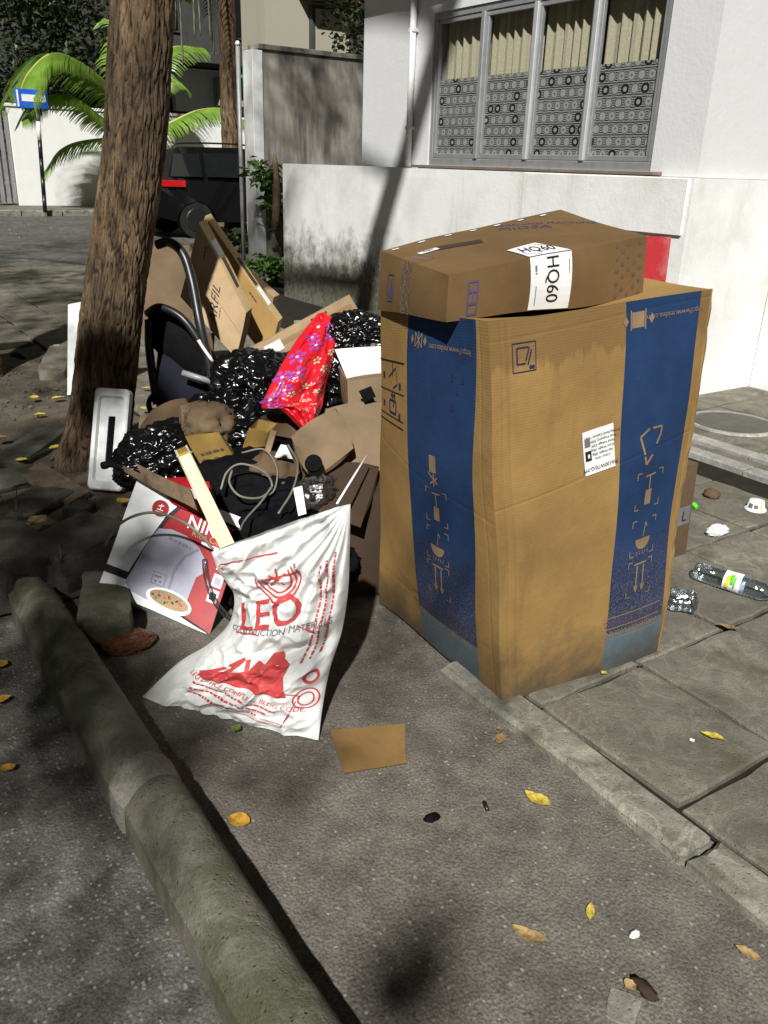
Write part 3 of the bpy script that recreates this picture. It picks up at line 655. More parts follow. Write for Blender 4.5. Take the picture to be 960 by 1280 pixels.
frond(fp([(172, 175), (120, 175), (80, 185), (55, 215)], .3), .8, seed=7)

# second palm, its trunk and drooping leaves at the top of the view, and the shaggy crown on the far left
PY2 = 19.0
palm2 = empty('tall_palm', (GY(289, 190, PY2).x, PY2, 0), 'brown trunked palm with drooping leaves standing behind the black car', 'palm')
a, b = GY(289, 200, PY2), GY(283, -10, PY2)
trunk_mesh('trunk', [(a.x+.05, PY2, -.05), (a.x+.02, PY2, 1.0), tuple(a), tuple(b), (b.x-.1, PY2, b.z+.8)], [.26, .23, .21, .20, .16], M['bark'], palm2, 40, .05, .02, 3)
pt = V((b.x-.1, PY2, b.z+.8))
for k in range(11):
    an = 2*pi*k/11+.3; d = V((cos(an), sin(an)*.6, 0)); e = 1.9+.5*random.random()
    frond([pt, pt+d*e*.5+V((0, 0, .35)), pt+d*e+V((0, 0, -.15)), pt+d*e*1.25+V((0, 0, -1.0))], .7, M['leaf_dark'], palm2, 34, 1.1, 20+k)
for k in range(9):
    q = GY(200+k*9+random.uniform(-5, 5), 0, PY2-.6+.1*k); ln = random.uniform(.5, 1.6)
    tube('hanging_root', smoothpts([(q.x, q.y, q.z+.9), (q.x+.03, q.y, q.z), (q.x+random.uniform(-.05, .05), q.y, q.z-ln)], 5), [.022]*10+[.008], M['dead_root'], palm2, 5)
bt = GY(40, 240, 28.4); big = empty('shaggy_tree', (bt.x-1.2, 28.4, 0), 'dense shaggy green tree rising behind the metal gate', 'tree')
tube('trunk', smoothpts([(bt.x-1.2, 28.4, 0), (bt.x-1.1, 28.4, 2.5), (bt.x-.7, 28.4, 5)], 5), [.2]*6+[.15]*4+[.1], M['bark'], big, 12)
leaf_cloud('crown', [(GY(20, 60, 28.4), (1.8, 1, 2.2), 2300), (GY(80, 30, 28.6), (1.9, .9, 1.6), 1700), (GY(10, 140, 28.4), (1.1, .8, 1.3), 900), (GY(50, -40, 28.4), (2.4, 1, 1.6), 1300)], M['leaf_dark'], big, 31, (.12, .26), .3)
rt = empty('leafy_tree', (8.6, 11.6, 0), 'leafy tree overhanging the grey boundary wall by the white building', 'tree')
tube('trunk', smoothpts([(8.9, 11.7, 0), (8.8, 11.7, 2.4), (8.2, 11.6, 4)], 5), [.12]*6+[.09]*4+[.06], M['bark'], rt, 10)
leaf_cloud('crown', [(GY(437, 25, 11.5), (.35, .4, .5), 330), (GY(452, -10, 11.6), (.5, .4, .4), 300), (GY(430, -30, 11.6), (.6, .4, .3), 300), (V((8.2, 11.6, 4.2)), 1.0, 600)], M['leaf_dark'], rt, 32, (.06, .13), .35)

def shrub(name, label, base, clumps, m, seed, size, stems=5):
    s = empty(name, base, label, 'shrub'); base = V(base); rn = random.Random(seed)
    for k in range(stems):
        c = clumps[k % len(clumps)]; t = V(c[0])+V((rn.uniform(-.5, .5)*c[1][0], 0, rn.uniform(-.2, .5)*c[1][2])); a = base+V((rn.uniform(-.05, .05), rn.uniform(-.05, .05), 0))
        tube('stem', smoothpts([a, (a+t)/2+V((rn.uniform(-.06, .06), 0, .05)), t], 5), [.012]*5+[.008]*5+[.004], M['wood'], s, 5)
    leaf_cloud('foliage', clumps, m, s, seed, size, .32); return s
b0 = V((5.3, 10.0, 0))
shrub('climbing_shrub', 'tall leafy shrub growing up against the white end of the grey wall', b0,
      [(GY(335, 220, 9.9), (.2, .15, .22), 70), (GY(345, 245, 9.8), (.17, .15, .25), 70), (GY(320, 212, 9.9), (.16, .1, .15), 26), (GY(346, 268, 9.8), (.09, .1, .2), 30)], M['shrub'], 41, (.09, .17))
tube('dead_stump', smoothpts([GY(344, 285, 9.6), GY(346, 235, 9.6), GY(343, 192, 9.6)], 4), [.05]*5+[.035]*3+[.012], M['wood'], None, 7)
tag(bpy.data.objects['dead_stump'], 'brown dead branch standing in the climbing shrub', 'branch')
bpy.data.objects['dead_stump'].name = 'dead_branch'
shrub('low_shrub', 'low bright green bush at the foot of the white wall end', V((5.0, 9.7, .02)), [(GY(332, 330, 9.6), (.2, .2, .14), 130), (GY(345, 335, 9.5), (.15, .15, .1), 60)], M['shrub'], 42, (.07, .14), 4)
shrub('grassy_shrub', 'dim feathery shrub beside the thin street pole', GZ(302, 312, 0), [(GZ(300, 303, .16), (.3, .3, .2), 130)], M['leaf_dark'], 43, (.1, .22), 4)

# ------------------------------------------------------------------ street furniture and car
sp0 = GY(57, 270, 23.4); sp1 = GY(46, 128, 23.4)
sign = empty('street_sign', (sp0.x, 23.4, .11), 'blue and white street name sign on black and white banded post', 'sign')
for k in range(6):
    a, b = V((sp0.x, 23.4, .1)).lerp(V((sp1.x, 23.4, sp1.z)), k/6), V((sp0.x, 23.4, .1)).lerp(V((sp1.x, 23.4, sp1.z)), (k+1)/6)
    tube('post_band', [a, b], .05, M['white_metal'] if k in (4,) else M['black_metal'] if k < 5 else M['gate_metal'], sign, 12)
c = GY(44, 124, 23.35); W, H = .46, .21
pl = box('plate', c.x-W, c.x+W*.62, 23.30, 23.335, c.z-H, c.z+H, M['sign_blue'], sign, .01)
box('white_band', c.x-W+.14, c.x+W*.5, 23.29, 23.299, c.z-.06, c.z+.09, M['white_metal'], pl); box('white_edge', c.x-W+.03, c.x-W+.07, 23.29, 23.299, c.z-H+.03, c.z+H-.03, M['white_metal'], pl)
q0, q1 = GY(304, 300, 12.6), GY(297, 56, 12.6)
pole = empty('street_pole', (q0.x, 12.6, 0), 'thin grey street pole with small green plate beside the black car', 'pole')
tube('post', [(q0.x, 12.6, -.02), (q1.x, 12.6, q1.z)], .032, M['gate_metal'], pole, 12); tube('cap', [(q1.x, 12.6, q1.z), (q1.x, 12.6, q1.z+.05)], [.045, .02], M['white_metal'], pole, 10)
box('plate', q1.x+.06, q1.x+.2, 12.58, 12.60, q1.z-.55, q1.z-.23, M['sign_green'], pole, .004)
box('plate_bracket', q1.x, q1.x+.07, 12.585, 12.598, q1.z-.42, q1.z-.38, M['gate_metal'], pole)

CX0, CY0 = GY(197, 300, 16.6).x, 16.55
car = empty('parked_car', (CX0+2.2, CY0+.9, 0), 'black sport utility car parked on the cross street behind the wall end', 'car')
prof = [(0, .42), (-.02, .62), (.0, .98), (.07, 1.12), (.20, 1.45), (.30, 1.60), (.6, 1.67), (1.9, 1.69), (2.35, 1.62), (3.1, 1.15), (4.1, 1.03), (4.5, .9), (4.58, .6), (4.5, .35), (3.95, .30), (3.9, .45), (3.75, .62), (3.5, .7), (3.25, .62), (3.1, .45), (3.05, .3), (1.25, .30), (1.2, .45), (1.06, .62), (.82, .7), (.58, .62), (.44, .45), (.4, .32)]
def inset(z): return .0 if z < .95 else .26*min(1, (z-.95)/.72)
n = len(prof); vs = []
for s in (0, 1):
    for (x, z) in prof: vs.append((CX0+x, CY0+(inset(z) if s == 0 else 1.86-inset(z)), z))
bm = bmesh.new(); bv = [bm.verts.new(v) for v in vs]
for k in range(n): q = (k+1) % n; bm.faces.new((bv[k], bv[q], bv[n+q], bv[n+k]))
bm.faces.new(bv[:n][::-1]); bm.faces.new(bv[n:])
bmesh.ops.recalc_face_normals(bm, faces=bm.faces); bmesh.ops.triangulate(bm, faces=[f for f in bm.faces if len(f.verts) > 6])
from_bm('body', bm, M['car_paint'], car)
def sidepoly(name, pts, m, off=.012, parent=car):
    return mk(name, [(CX0+x, CY0+inset(z)-off, z) for x, z in pts], [tuple(range(len(pts)))], m, parent)
sidepoly('side_window', [(.34, 1.14), (1.0, 1.14), (1.0, 1.56), (.48, 1.54)], M['car_glass']); sidepoly('side_window', [(1.08, 1.14), (1.95, 1.14), (1.95, 1.58), (1.08, 1.57)], M['car_glass']); sidepoly('side_window', [(2.03, 1.14), (2.9, 1.14), (2.4, 1.53), (2.03, 1.57)], M['car_glass'])
mk('rear_window', [(CX0+.075, CY0+.3, 1.16), (CX0+.19, CY0+.36, 1.47), (CX0+.19, CY0+1.5, 1.47), (CX0+.075, CY0+1.56, 1.16)], [(0, 1, 2, 3)], M['car_glass'], car)
bm = bmesh.new(); bbox(bm, CX0-.035, CX0+.02, CY0+.02, CY0+.5, .95, 1.06, .01); bbox(bm, CX0-.03, CX0+.62, CY0-.018, CY0+.03, .95, 1.07, .01); from_bm('tail_lamp', bm, M['lamp_red'], car)
box('rear_bumper', CX0-.08, CX0+.1, CY0+.03, CY0+1.83, .36, .6, M['black_metal'], car, .03); box('reflector', CX0-.09, CX0-.075, CY0+.1, CY0+.26, .62, .75, M['white_metal'], car, .005)
tube('roof_rail', smoothpts([(CX0+.5, CY0+.3, 1.66), (CX0+.7, CY0+.3, 1.735), (CX0+1.9, CY0+.3, 1.755), (CX0+2.2, CY0+.3, 1.68)], 4), .018, M['black_metal'], car)
for wx in (.82, 3.5):
    for wy in (.02, 1.64):
        o = from_bm('wheel', (lambda b: (bmesh.ops.create_cone(b, cap_ends=True, segments=28, radius1=.345, radius2=.345, depth=.21, matrix=Matrix.Translation((CX0+wx, CY0+wy+.1, .345)) @ Matrix.Rotation(pi/2, 4, 'X')), b)[1])(bmesh.new()), M['tyre'], car)
        r = bmesh.new(); bmesh.ops.create_cone(r, cap_ends=True, segments=20, radius1=.23, radius2=.21, depth=.02, matrix=Matrix.Translation((CX0+wx, CY0+wy-.012, .345)) @ Matrix.Rotation(pi/2, 4, 'X')); from_bm('rim', r, M['rim'], o)

# ------------------------------------------------------------------ cartons: a bulging six-sided box whose faces can carry print
class Face:
    def __init__(s, a, b, c, d, bulge, amp, freq, seed, obj=None):
        s.q = [V(a), V(b), V(c), V(d)]; s.bulge, s.amp, s.freq, s.seed = bulge, amp, freq, seed
        s.W = ((s.q[1]-s.q[0]).length+(s.q[2]-s.q[3]).length)/2; s.H = ((s.q[3]-s.q[0]).length+(s.q[2]-s.q[1]).length)/2
        s.n = ((s.q[1]-s.q[0]).cross(s.q[3]-s.q[0]) + (s.q[2]-s.q[3]).cross(s.q[2]-s.q[1])).normalized(); s.obj = obj
    def at(s, u, v, off=0):
        a, b, c, d = s.q; p = a.lerp(b, u).lerp(d.lerp(c, u), v)
        k = max(0, (4*u*(1-u)))*max(0, 4*v*(1-v)); w = mn.noise_vector(p*s.freq+V((s.seed, 0, 0)))*s.amp
        return p + s.n*(s.bulge*k) + w + s.n*off
    def m(s, x, y, off=0): return s.at(x/s.W, y/s.H, off)
    # ---- print
    def decal(s, vs, fs, m, name='printed_mark', off=.0018, cut=.03, rot=0, at=(0, 0), flip=False):
        bm = bmesh.new(); b = [bm.verts.new((x, y, 0)) for x, y in vs]
        for f in fs:
            try: bm.faces.new([b[i] for i in f])
            except ValueError: pass
        bmesh.ops.triangulate(bm, faces=bm.faces)
        for _ in range(6):
            e = [e for e in bm.edges if e.calc_length() > cut]
            if not e: break
            bmesh.ops.subdivide_edges(bm, edges=e, cuts=1); bmesh.ops.triangulate(bm, faces=[f for f in bm.faces if len(f.verts) > 3])
        cr, sr = cos(rot), sin(rot)
        for v in bm.verts:
            x, y = v.co.x*cr-v.co.y*sr+at[0], v.co.x*sr+v.co.y*cr+at[1]; v.co = s.m(x, y, off)
        bmesh.ops.recalc_face_normals(bm, faces=bm.faces)
        return from_bm(name, bm, m, s.obj)
    def text(s, t, x, y, size, m, rot=0, align='CENTER', off=.0018, cut=.04, sx=1, name='lettering'):
        vs, fs = text2d(t, size, align, sx); return s.decal(vs, fs, m, name, off, cut, rot, (x, y))
    def rect(s, x0, y0, x1, y1, m, off=.0014, name='printed_mark', cut=.04, rot=0, at=(0, 0)): return s.decal([(x0, y0), (x1, y0), (x1, y1), (x0, y1)], [(0, 1, 2, 3)], m, name, off, cut, rot, at)
    def lines(s, segs, wd, m, rot=0, at=(0, 0), off=.0018, name='printed_mark'):
        vs, fs = [], []
        for (x0, y0, x1, y1) in segs:
            d = V((x1-x0, y1-y0)); l = d.length or 1; nx, ny = -d.y/l*wd/2, d.x/l*wd/2; b = len(vs)
            vs += [(x0+nx, y0+ny), (x0-nx, y0-ny), (x1-nx, y1-ny), (x1+nx, y1+ny)]; fs.append((b, b+1, b+2, b+3))
        return s.decal(vs, fs, m, name, off, .04, rot, at)
_tc = {}
def text2d(t, size, align='CENTER', sx=1):
    if t not in _tc:
        cu = bpy.data.curves.new('t', 'FONT'); cu.body = t; cu.size = 1; cu.align_x = 'CENTER'; cu.align_y = 'CENTER'; cu.resolution_u = 3
        o = bpy.data.objects.new('t', cu); me = bpy.data.meshes.new_from_object(o)
        _tc[t] = ([(v.co.x, v.co.y) for v in me.vertices], [tuple(p.vertices) for p in me.polygons]); bpy.data.objects.remove(o); bpy.data.curves.remove(cu); bpy.data.meshes.remove(me)
    vs, fs = _tc[t]; x0 = min(v[0] for v in vs)
    return [((x-(x0 if align == 'LEFT' else 0))*size*sx, y*size) for x, y in vs], fs
def hexa(name, bot, top, mats, parent=None, bulge=.0, amp=.0, freq=4, n=10, seed=0, skip=(), thick=None):
    bot = [V(p) for p in bot]; top = [V(p) for p in top]
    B = bulge if isinstance(bulge, dict) else {k: bulge for k in ('front', 'right', 'back', 'left', 'top', 'bottom')}
    Q = {'front': (bot[0], bot[1], top[1], top[0]), 'right': (bot[1], bot[2], top[2], top[1]), 'back': (bot[2], bot[3], top[3], top[2]),
         'left': (bot[3], bot[0], top[0], top[3]), 'top': (top[0], top[1], top[2], top[3]), 'bottom': (bot[3], bot[2], bot[1], bot[0])}
    mlist = []; vs, fs, uv, mi = [], [], [], []; F = {}
    for k, q in Q.items():
        f = F[k] = Face(*q, B.get(k, 0), amp, freq, seed)
        if k in skip: continue
        m = mats.get(k, mats['*']) if isinstance(mats, dict) else mats
        if m not in mlist: mlist.append(m)
        nu = max(1, n if f.W > .06 else 2); nv = max(1, n if f.H > .06 else 2); b = len(vs)
        for j in range(nv+1):
            for i in range(nu+1): vs.append(f.at(i/nu, j/nv))
        for j in range(nv):
            for i in range(nu):
                a = b+j*(nu+1)+i; fs.append((a, a+1, a+nu+2, a+nu+1)); mi.append(mlist.index(m))
                uv.append([((i+di)/nu, (j+dj)/nv) for di, dj in ((0, 0), (1, 0), (1, 1), (0, 1))])
    o = mk(name, vs, fs, mlist, parent, True, uv, mi)
    bm = bmesh.new(); bm.from_mesh(o.data); bmesh.ops.remove_doubles(bm, verts=bm.verts, dist=.0004)
    for e in bm.edges:
        if len(e.link_faces) == 2 and e.calc_face_angle(0) > .6: e.smooth = False
    bm.to_mesh(o.data); bm.free()
    for f in F.values(): f.obj = o
    return o, F
def slab(name, quad, depth, mats, parent=None, **k):        # front quad BL BR TR TL seen from outside, pushed back by depth
    q = [V(p) for p in quad]; d = V(depth)
    return hexa(name, [q[0], q[1], q[1]+d, q[0]+d], [q[3], q[2], q[2]+d, q[3]+d], mats, parent, **k)

# ------------------------------------------------------------------ the washing-machine carton, standing upside down
bF, bR, bB, bL = V((1.445, 1.455, .03)), V((2.06, 1.405, ZS+.004)), V((2.13, 2.13, ZS+.004)), V((1.505, 2.18, .012))
tF, tR, tB, tL = V((1.308, 1.492, 1.128)), GY(889, 363, 1.46), V((2.14, 2.11, 1.165)), V((1.378, 2.035, 1.07))
wash = empty('appliance_carton', (1.75, 1.8, ZS), 'huge tan washing machine carton with blue stripes standing upside down', 'carton')
cb, CF = hexa('carton_body', [bF, bR, bB, bL], [tF, tR, tB, tL], {'*': M['card'], 'front': M['card_front'], 'left': M['card_left'], 'right': M['card_dull']}, wash, {'front': .022, 'left': .026, 'right': .02, 'top': -.05}, .011, 3.1, 30, 3)
fr, lf = CF['front'], CF['left']; fr.obj = lf.obj = cb
def care_icons(f, cx, ys, m):
    def corners(y, s=.055, q=.018):
        return [sg for a in (-1, 1) for b in (-1, 1) for sg in ((a*s, y+b*s, a*(s-q), y+b*s), (a*s, y+b*s, a*s, y+b*(s-q)))]
    segs = []
    for y in ys: segs += corners(y)
    f.lines(segs, .0035, m, 0, (cx, 0), name='corner_marks')['kind'] = 'stuff'
    y = ys[0]; f.lines([(-.02, y+.042, .022, y+.045), (0, y+.042, .002, y)], .005, m, 0, (cx, 0)); f.rect(-.014, y-.045, .014, y, m, at=(cx, 0))
    y = ys[1]; vs = [(.035*cos(pi+a*pi/10), y-.004+.034*sin(pi+a*pi/10)) for a in range(11)]; f.decal([(x+cx, v) for x, v in vs], [tuple(range(11))], m); f.lines([(0, y, .006, y+.045), (.006, y+.045, .014, y+.03)], .004, m, 0, (cx, 0))
    random.seed(3); f.lines([(x, y-.045-.006*k, x+.004, y-.045-.006*k) for k in range(2) for x in (-.025, -.012, .002, .014, .026)], .004, m, 0, (cx, 0))
    y = ys[2]; f.lines([(-.028, y+.045, .026, y+.047)]+[(s, y+.04, s, y-.04) for s in (-.014, .016)]+[(s+d, y-.022, s, y-.042) for s in (-.014, .016) for d in (-.008, .008)], .0055, m, 0, (cx, 0))
W, H = fr.W, fr.H
cx = W*.75
fr.lines([(-.045, .03, -.012, .05), (-.045, .03, -.02, -.025), (-.012, -.055, -.02, -.03), (-.012, -.055, .01, -.03), (.022, .0, .035, .03), (.035, .05, .0, .05), (.035, .05, .035, .03)], .007, M['ink_tan'], 0, (cx, H*.635))
care_icons(fr, cx+.012, (H*.515, H*.385, H*.27), M['ink_tan'])
for y in (.175, .142, .108): fr.lines([(W*.565, H*y, W*.94, H*y)], .0028, M['ink_tan'])
fr.text('FULLY AUTOMATIC', W*.75, H*.158, .027, M['ink_violet'], pi); fr.text('WASHING MACHINE', W*.75, H*.125, .027, M['ink_tan'], pi)
fr.rect(W*.605, H*.935, W*.665, H*.973, M['ink_tan']); fr.lines([(W*.6, H*.93, W*.6, H*.978), (W*.67, H*.93, W*.67, H*.978)], .004, M['ink_tan'])
for x in (.575, .70): fr.decal([(W*x-.009, H*.953), (W*x, H*.94), (W*x+.009, H*.953), (W*x, H*.966)], [(0, 1, 2, 3)], M['ink_tan'])
fr.text('http://www.midea.com', W*.82, H*.955, .022, M['ink_tan'], pi)
# square handling mark and the white stock label
ix, iy = W*.13, H*.915
fr.lines([(-.032, -.036, .032, -.036), (.032, -.036, .032, .036), (.032, .036, -.032, .036), (-.032, .036, -.032, -.036)], .0025, M['ink_blue'], 0, (ix, iy))
fr.lines([(-.02, .024, .012, .024), (-.02, .024, -.02, -.016), (-.02, -.016, .004, -.016), (.014, .022, .004, -.008), (.02, .016, .01, -.02)], .004, M['ink_blue'], 0, (ix, iy)); fr.lines([(.014, -.024, .028, -.03), (.014, -.03, .028, -.024)], .006, M['ink_blue'], 0, (ix, iy))
lx, ly = W*.475, H*.655
fr.rect(-.052, -.062, .052, .062, M['paper'], .003, 'stock_label', .03, .10, (lx, ly))
fr.text('MA100W70/G-MV', lx+.005, ly-.046, .0155, M['ink_black'], pi+.10, off=.0046, name='label_lettering')
for k, t in enumerate(('Colour: Grey', 'Net Weight: 30kg', 'Gross Weight: 35kg', 'Rated Voltage: 220V', 'Rated Frequency: 50Hz', 'Washing Rated Capacity 10kg')):
    fr.text(t, lx+.012, ly-.02+k*.0125, .0095, M['ink_black'], pi+.10, off=.0046, name='label_lettering')
fr.rect(-.047, .018, -.029, .043, M['ink_grey'], .0046, 'bar_code', .03, .1, (lx, ly)); fr.rect(-.047, -.022, -.027, .006, M['ink_black'], .0046, 'printed_mark', .03, .1, (lx, ly)); fr.rect(-.040, -.014, -.033, -.003, M['paper'], .0056, 'printed_mark', .03, .1, (lx, ly))
W2, H2 = lf.W, lf.H; cx = W2*.60
care_icons(lf, cx, (H2*.505, H2*.385, H2*.275), M['ink_tan'])
lf.rect(-.022, -.018, .014, .034, M['ink_tan'], at=(cx-.005, H2*.62)); lf.lines([(-.03, -.02, .02, -.05), (-.02, -.055, .02, -.03), (0, -.02, 0, -.06)], .006, M['ink_tan'], 0, (cx-.005, H2*.62))
for y in (.172, .142): lf.lines([(W2*.35, H2*y, W2*.85, H2*y)], .0028, M['ink_violet'])
lf.text('FULLY AUTOMATIC', W2*.6, H2*.157, .027, M['ink_violet'], pi); lf.text('WASHING MACHINE', W2*.6, H2*.118, .029, M['ink_tan'], pi)
lf.text('http://www.midea.com', W2*.695, H2*.925, .023, M['ink_tan'], pi); lf.lines([(-.02, -.02, .02, .02), (-.02, .02, .02, -.02), (-.02, -.02, -.02, .02), (.02, -.02, .02, .02), (0, -.024, 0, .024)], .0045, M['ink_tan'], 0, (W2*.435, H2*.935))
for x in (.375, .495): lf.decal([(W2*x-.009, H2*.935), (W2*x, H2*.922), (W2*x+.009, H2*.935), (W2*x, H2*.948)], [(0, 1, 2, 3)], M['ink_tan'])
for y in (.865, .78, .705, .685): lf.lines([(.0, H2*y, W2*.3, H2*y)], .004 if y in (.865, .685) else .0028, M['ink_black'])
lf.lines([(-.03, -.005, .025, .03), (.025, .03, .04, -.02), (.04, -.02, .005, -.035), (.0, .0, .0, .045)], .004, M['ink_blue'], 0, (W2*.16, H2*.822)); lf.lines([(-.02, .01, .03, .01), (-.02, -.03, .03, -.03), (-.02, -.03, -.02, .01), (.03, -.03, .03, .01), (-.012, .026, .022, .026), (.0, .04, .0, .01), (.02, .035, .01, -.01)], .007, M['ink_blue'], 0, (W2*.16, H2*.745))
for (x, y) in ((.05, .82), (.25, .80), (.05, .735), (.25, .715)): lf.rect(-.008, -.01, .008, .01, M['ink_blue'], at=(W2*x, H2*y))
for (x, y) in ((.72, .86), (.80, .86), (.76, .83), (.73, .79)): lf.rect(-.004, -.011, .004, .011, M['ink_blue'], at=(W2*x, H2*y))
# frayed right-hand edge of the front board
vs, fs = [], []; rn = random.Random(8)
for k in range(41):
    t = k/40; p = fr.at(1.0, t, 0); j = .010+.012*abs(mn.noise(V((t*9, 2, 0))))+.010*sin(t*pi)
    vs += [p+V((-.004, -.003, 0)), p+V((j, .004+.004*rn.random(), 0)), p+V((j, .012, 0)), p+V((-.004, .010, 0))]
for k in range(40):
    for i in range(4): a = k*4+i; b = k*4+(i+1) % 4; fs.append((a, b, b+4, a+4))
mk('torn_edge', vs, fs, M['cut'], wash)

# ------------------------------------------------------------------ the long carton on top with the HQ60 label
hb = [V((1.292, 1.615, 1.102)), V((2.0, 1.62, 1.122)), V((2.04, 2.02, 1.14)), V((1.37, 2.04, 1.068))]
ht = [V((1.297, 1.63, 1.213)), V((2.0, 1.63, 1.290)), V((2.065, 2.04, 1.338)), V((1.38, 2.05, 1.231))]
hq = empty('stacked_carton', (1.65, 1.79, 1.14), 'long brown carton with white HQ60 label lying on the huge striped carton', 'carton')
hbo, HF = hexa('carton_body', hb, ht, M['card_hq'], hq, {'front': .008, 'left': .006, 'top': .008, 'right': .006, 'back': .004, 'bottom': -.004}, .008, 4, 20, 11)
f, t, l = HF['front'], HF['top'], HF['left']
f.rect(f.W*.365, f.H*.02, f.W*.575, f.H*1.0, M['paper'], .0025, 'shipping_label', .03)
f.text('HQ60', f.W*.475, f.H*.56, .062, M['ink_black'], -pi/2, off=.004, sx=.75)
def smallprint(f, x, y, ln, h, m, rot=0, off=.004, seed=1):      # a line of print too small to read: short strokes
    rn = random.Random(seed); p = 0; sg = []
    while p < ln: k = rn.uniform(.6, 2.2)*h; sg.append((p-ln/2, 0, min(p+k, ln)-ln/2, 0)); p += k+h*.5
    return f.lines(sg, h, m, rot, (x, y), off, 'small_print')
smallprint(f, f.W*.392, f.H*.28, .05, .003, M['ink_grey'], -pi/2, seed=1); smallprint(f, f.W*.392, f.H*.76, .022, .007, M['ink_grey'], -pi/2, seed=2); smallprint(f, f.W*.56, f.H*.75, .035, .003, M['ink_grey'], -pi/2, seed=3)
t.decal([(t.W*.365, 0), (t.W*.575, 0), (t.W*.50, t.H*.24), (t.W*.335, t.H*.19)], [(0, 1, 2, 3)], M['paper'], 'shipping_label', .0025, .03)
t.text('HQ60', t.W*.45, t.H*.10, .06, M['ink_black'], -.12, off=.004, sx=.75); smallprint(t, t.W*.50, t.H*.17, .04, .004, M['ink_grey'], -.4, seed=5); smallprint(t, t.W*.40, t.H*.03, .05, .003, M['ink_grey'], -.4, seed=6)
t.rect(-.035, -.012, .035, .012, M['paper'], .0025, 'small_label', .03, .1, (t.W*.13, t.H*.66)); smallprint(t, t.W*.13, t.H*.66, .04, .006, M['ink_black'], .1, seed=7)
for k in range(7): t.rect(-.012, -.005, .012, .005, M['paper'], .0025, 'staple', .03, .05, (t.W*(.05+.135*k), t.H*.93))
t.text('MIDEA', t.W*.66, t.H*.72, .06, M['ink_violet'], -.5); t.text('WASHING MACHINE', t.W*.78, t.H*.74, .036, M['ink_violet'], -.5); t.rect(-.07, -.022, .07, .022, M['ink_dark'], .0016, 'printed_mark', .03, -.35, (t.W*.27, t.H*.62))
for i in range(5):
    for j in range(9):
        if (i+j) % 2 == 0 and random.random() < .85: f.rect(-.006, -.004, .006, .004, M['ink_faint'], at=(f.W*(.83+.034*i), f.H*(.08+.105*j)), rot=.3)
f.lines([(-.014, -.05, .014, -.05), (-.014, -.02, .014, -.02), (.014, -.05, .014, .045), (-.014, -.05, -.014, .045), (-.014, .015, .014, .015), (-.014, .045, .014, .045), (0, -.02, 0, .03)], .006, M['ink_violet'], 0, (f.W*.105, f.H*.45))
l.rect(l.W*.40, 0, l.W*.54, l.H, M['tape'], .003, 'packing_tape', .03); t.rect(0, t.H*.42, t.W*.12, t.H*.60, M['tape'], .003, 'packing_tape', .03)
l.lines([(-.02, -.03, .02, -.03), (.02, -.03, .02, .035), (.02, .035, -.02, .035), (-.02, .035, -.02, -.03)], .003, M['ink_violet'], 0, (l.W*.22, l.H*.42)); l.decal([(l.W*.19, l.H*.3), (l.W*.26, l.H*.25), (l.W*.23, l.H*.62)], [(0, 1, 2)], M['ink_violet'])

# ------------------------------------------------------------------ sacks and bags
class Pillow:
    def __init__(s, Ls, Rs, front, back, n, wr, seed=0):
        k = len(Ls); s.Lc, s.Rc = smoothpts(Ls, 24), smoothpts(Rs, 24); s.f = [(i/(k-1), v) for i, v in enumerate(front)]; s.b = [(i/(k-1), v) for i, v in enumerate(back)]
        s.n = V(n).normalized(); s.wr, s.seed = wr, seed
        s.W = sum((a-b).length for a, b in zip(Ls, Rs))/k; s.H = sum((a-b).length for a, b in zip(Ls, Ls[1:]))*.5+sum((a-b).length for a, b in zip(Rs, Rs[1:]))*.5; s.obj = None
    def c(s, A, t):
        x = min(max(t, 0), 1)*(len(A)-1); k = min(int(x), len(A)-2); return A[k].lerp(A[k+1], x-k)
    def at(s, u, t, off=0, side=1):
        a, b = s.c(s.Lc, t), s.c(s.Rc, t); tab = s.f if side > 0 else s.b; k = max(0, sin(pi*min(max(u, 0), 1)))**.62
        p = a.lerp(b, u) + s.n*(side*interp(tab, t)*k)
        return p + s.n*(s.wr(s, u, t, p)*min(1, k*1.6)*side) + s.n*off
    m = lambda s, x, y, off=0: s.at(x/s.W, y/s.H, off)
    decal, text, rect, lines = Face.decal, Face.text, Face.rect, Face.lines
    def build(s, name, m, parent, nu=110, nt=130):
        vs, fs, uv = [], [], []
        for side in (1, -1):
            b = len(vs)
            for j in range(nt+1):
                for i in range(nu+1): vs.append(s.at(i/nu, j/nt, 0, side))
            for j in range(nt):
                for i in range(nu):
                    a = b+j*(nu+1)+i; q = (a, a+1, a+nu+2, a+nu+1); fs.append(q if side > 0 else q[::-1])
                    e = [((i+di)/nu*s.W, (j+dj)/nt*s.H) for di, dj in ((0, 0), (1, 0), (1, 1), (0, 1))]; uv.append(e if side > 0 else e[::-1])
        s.obj = mk(name, vs, fs, m, parent, True, uv); return s.obj
def sack_wr(s, u, t, p):
    d = V((u-1.0, (t-1.0)*1.2)); ang = math.atan2(d.y, d.x); rr = d.length
    f = .016*sin(ang*26+4*mn.noise(p*5))*max(0, 1-rr*.85)*min(1, rr*5)                       # pulls from the top right corner
    g = V((u*3.2+t*1.1, t*5.5-u*1.3, s.seed)); w_ = mn.noise_vector(g*.8)*.5; f += .020*(1-abs(mn.noise(g+w_))*3.4)*.7 + .010*(1-abs(mn.noise(g*2.1+V((3, 1, 0))+w_))*3.2) + .0035*(1-abs(mn.noise(g*4.7+w_))*3)
    f -= .03*math.exp(-((t-(.36+.12*u))/.05)**2)*(u > .2)*min(1, (u-.2)*3)                     # slump fold across the middle
    f -= .022*math.exp(-((t-.80+.1*u)/.04)**2)*(1-u)
    return f
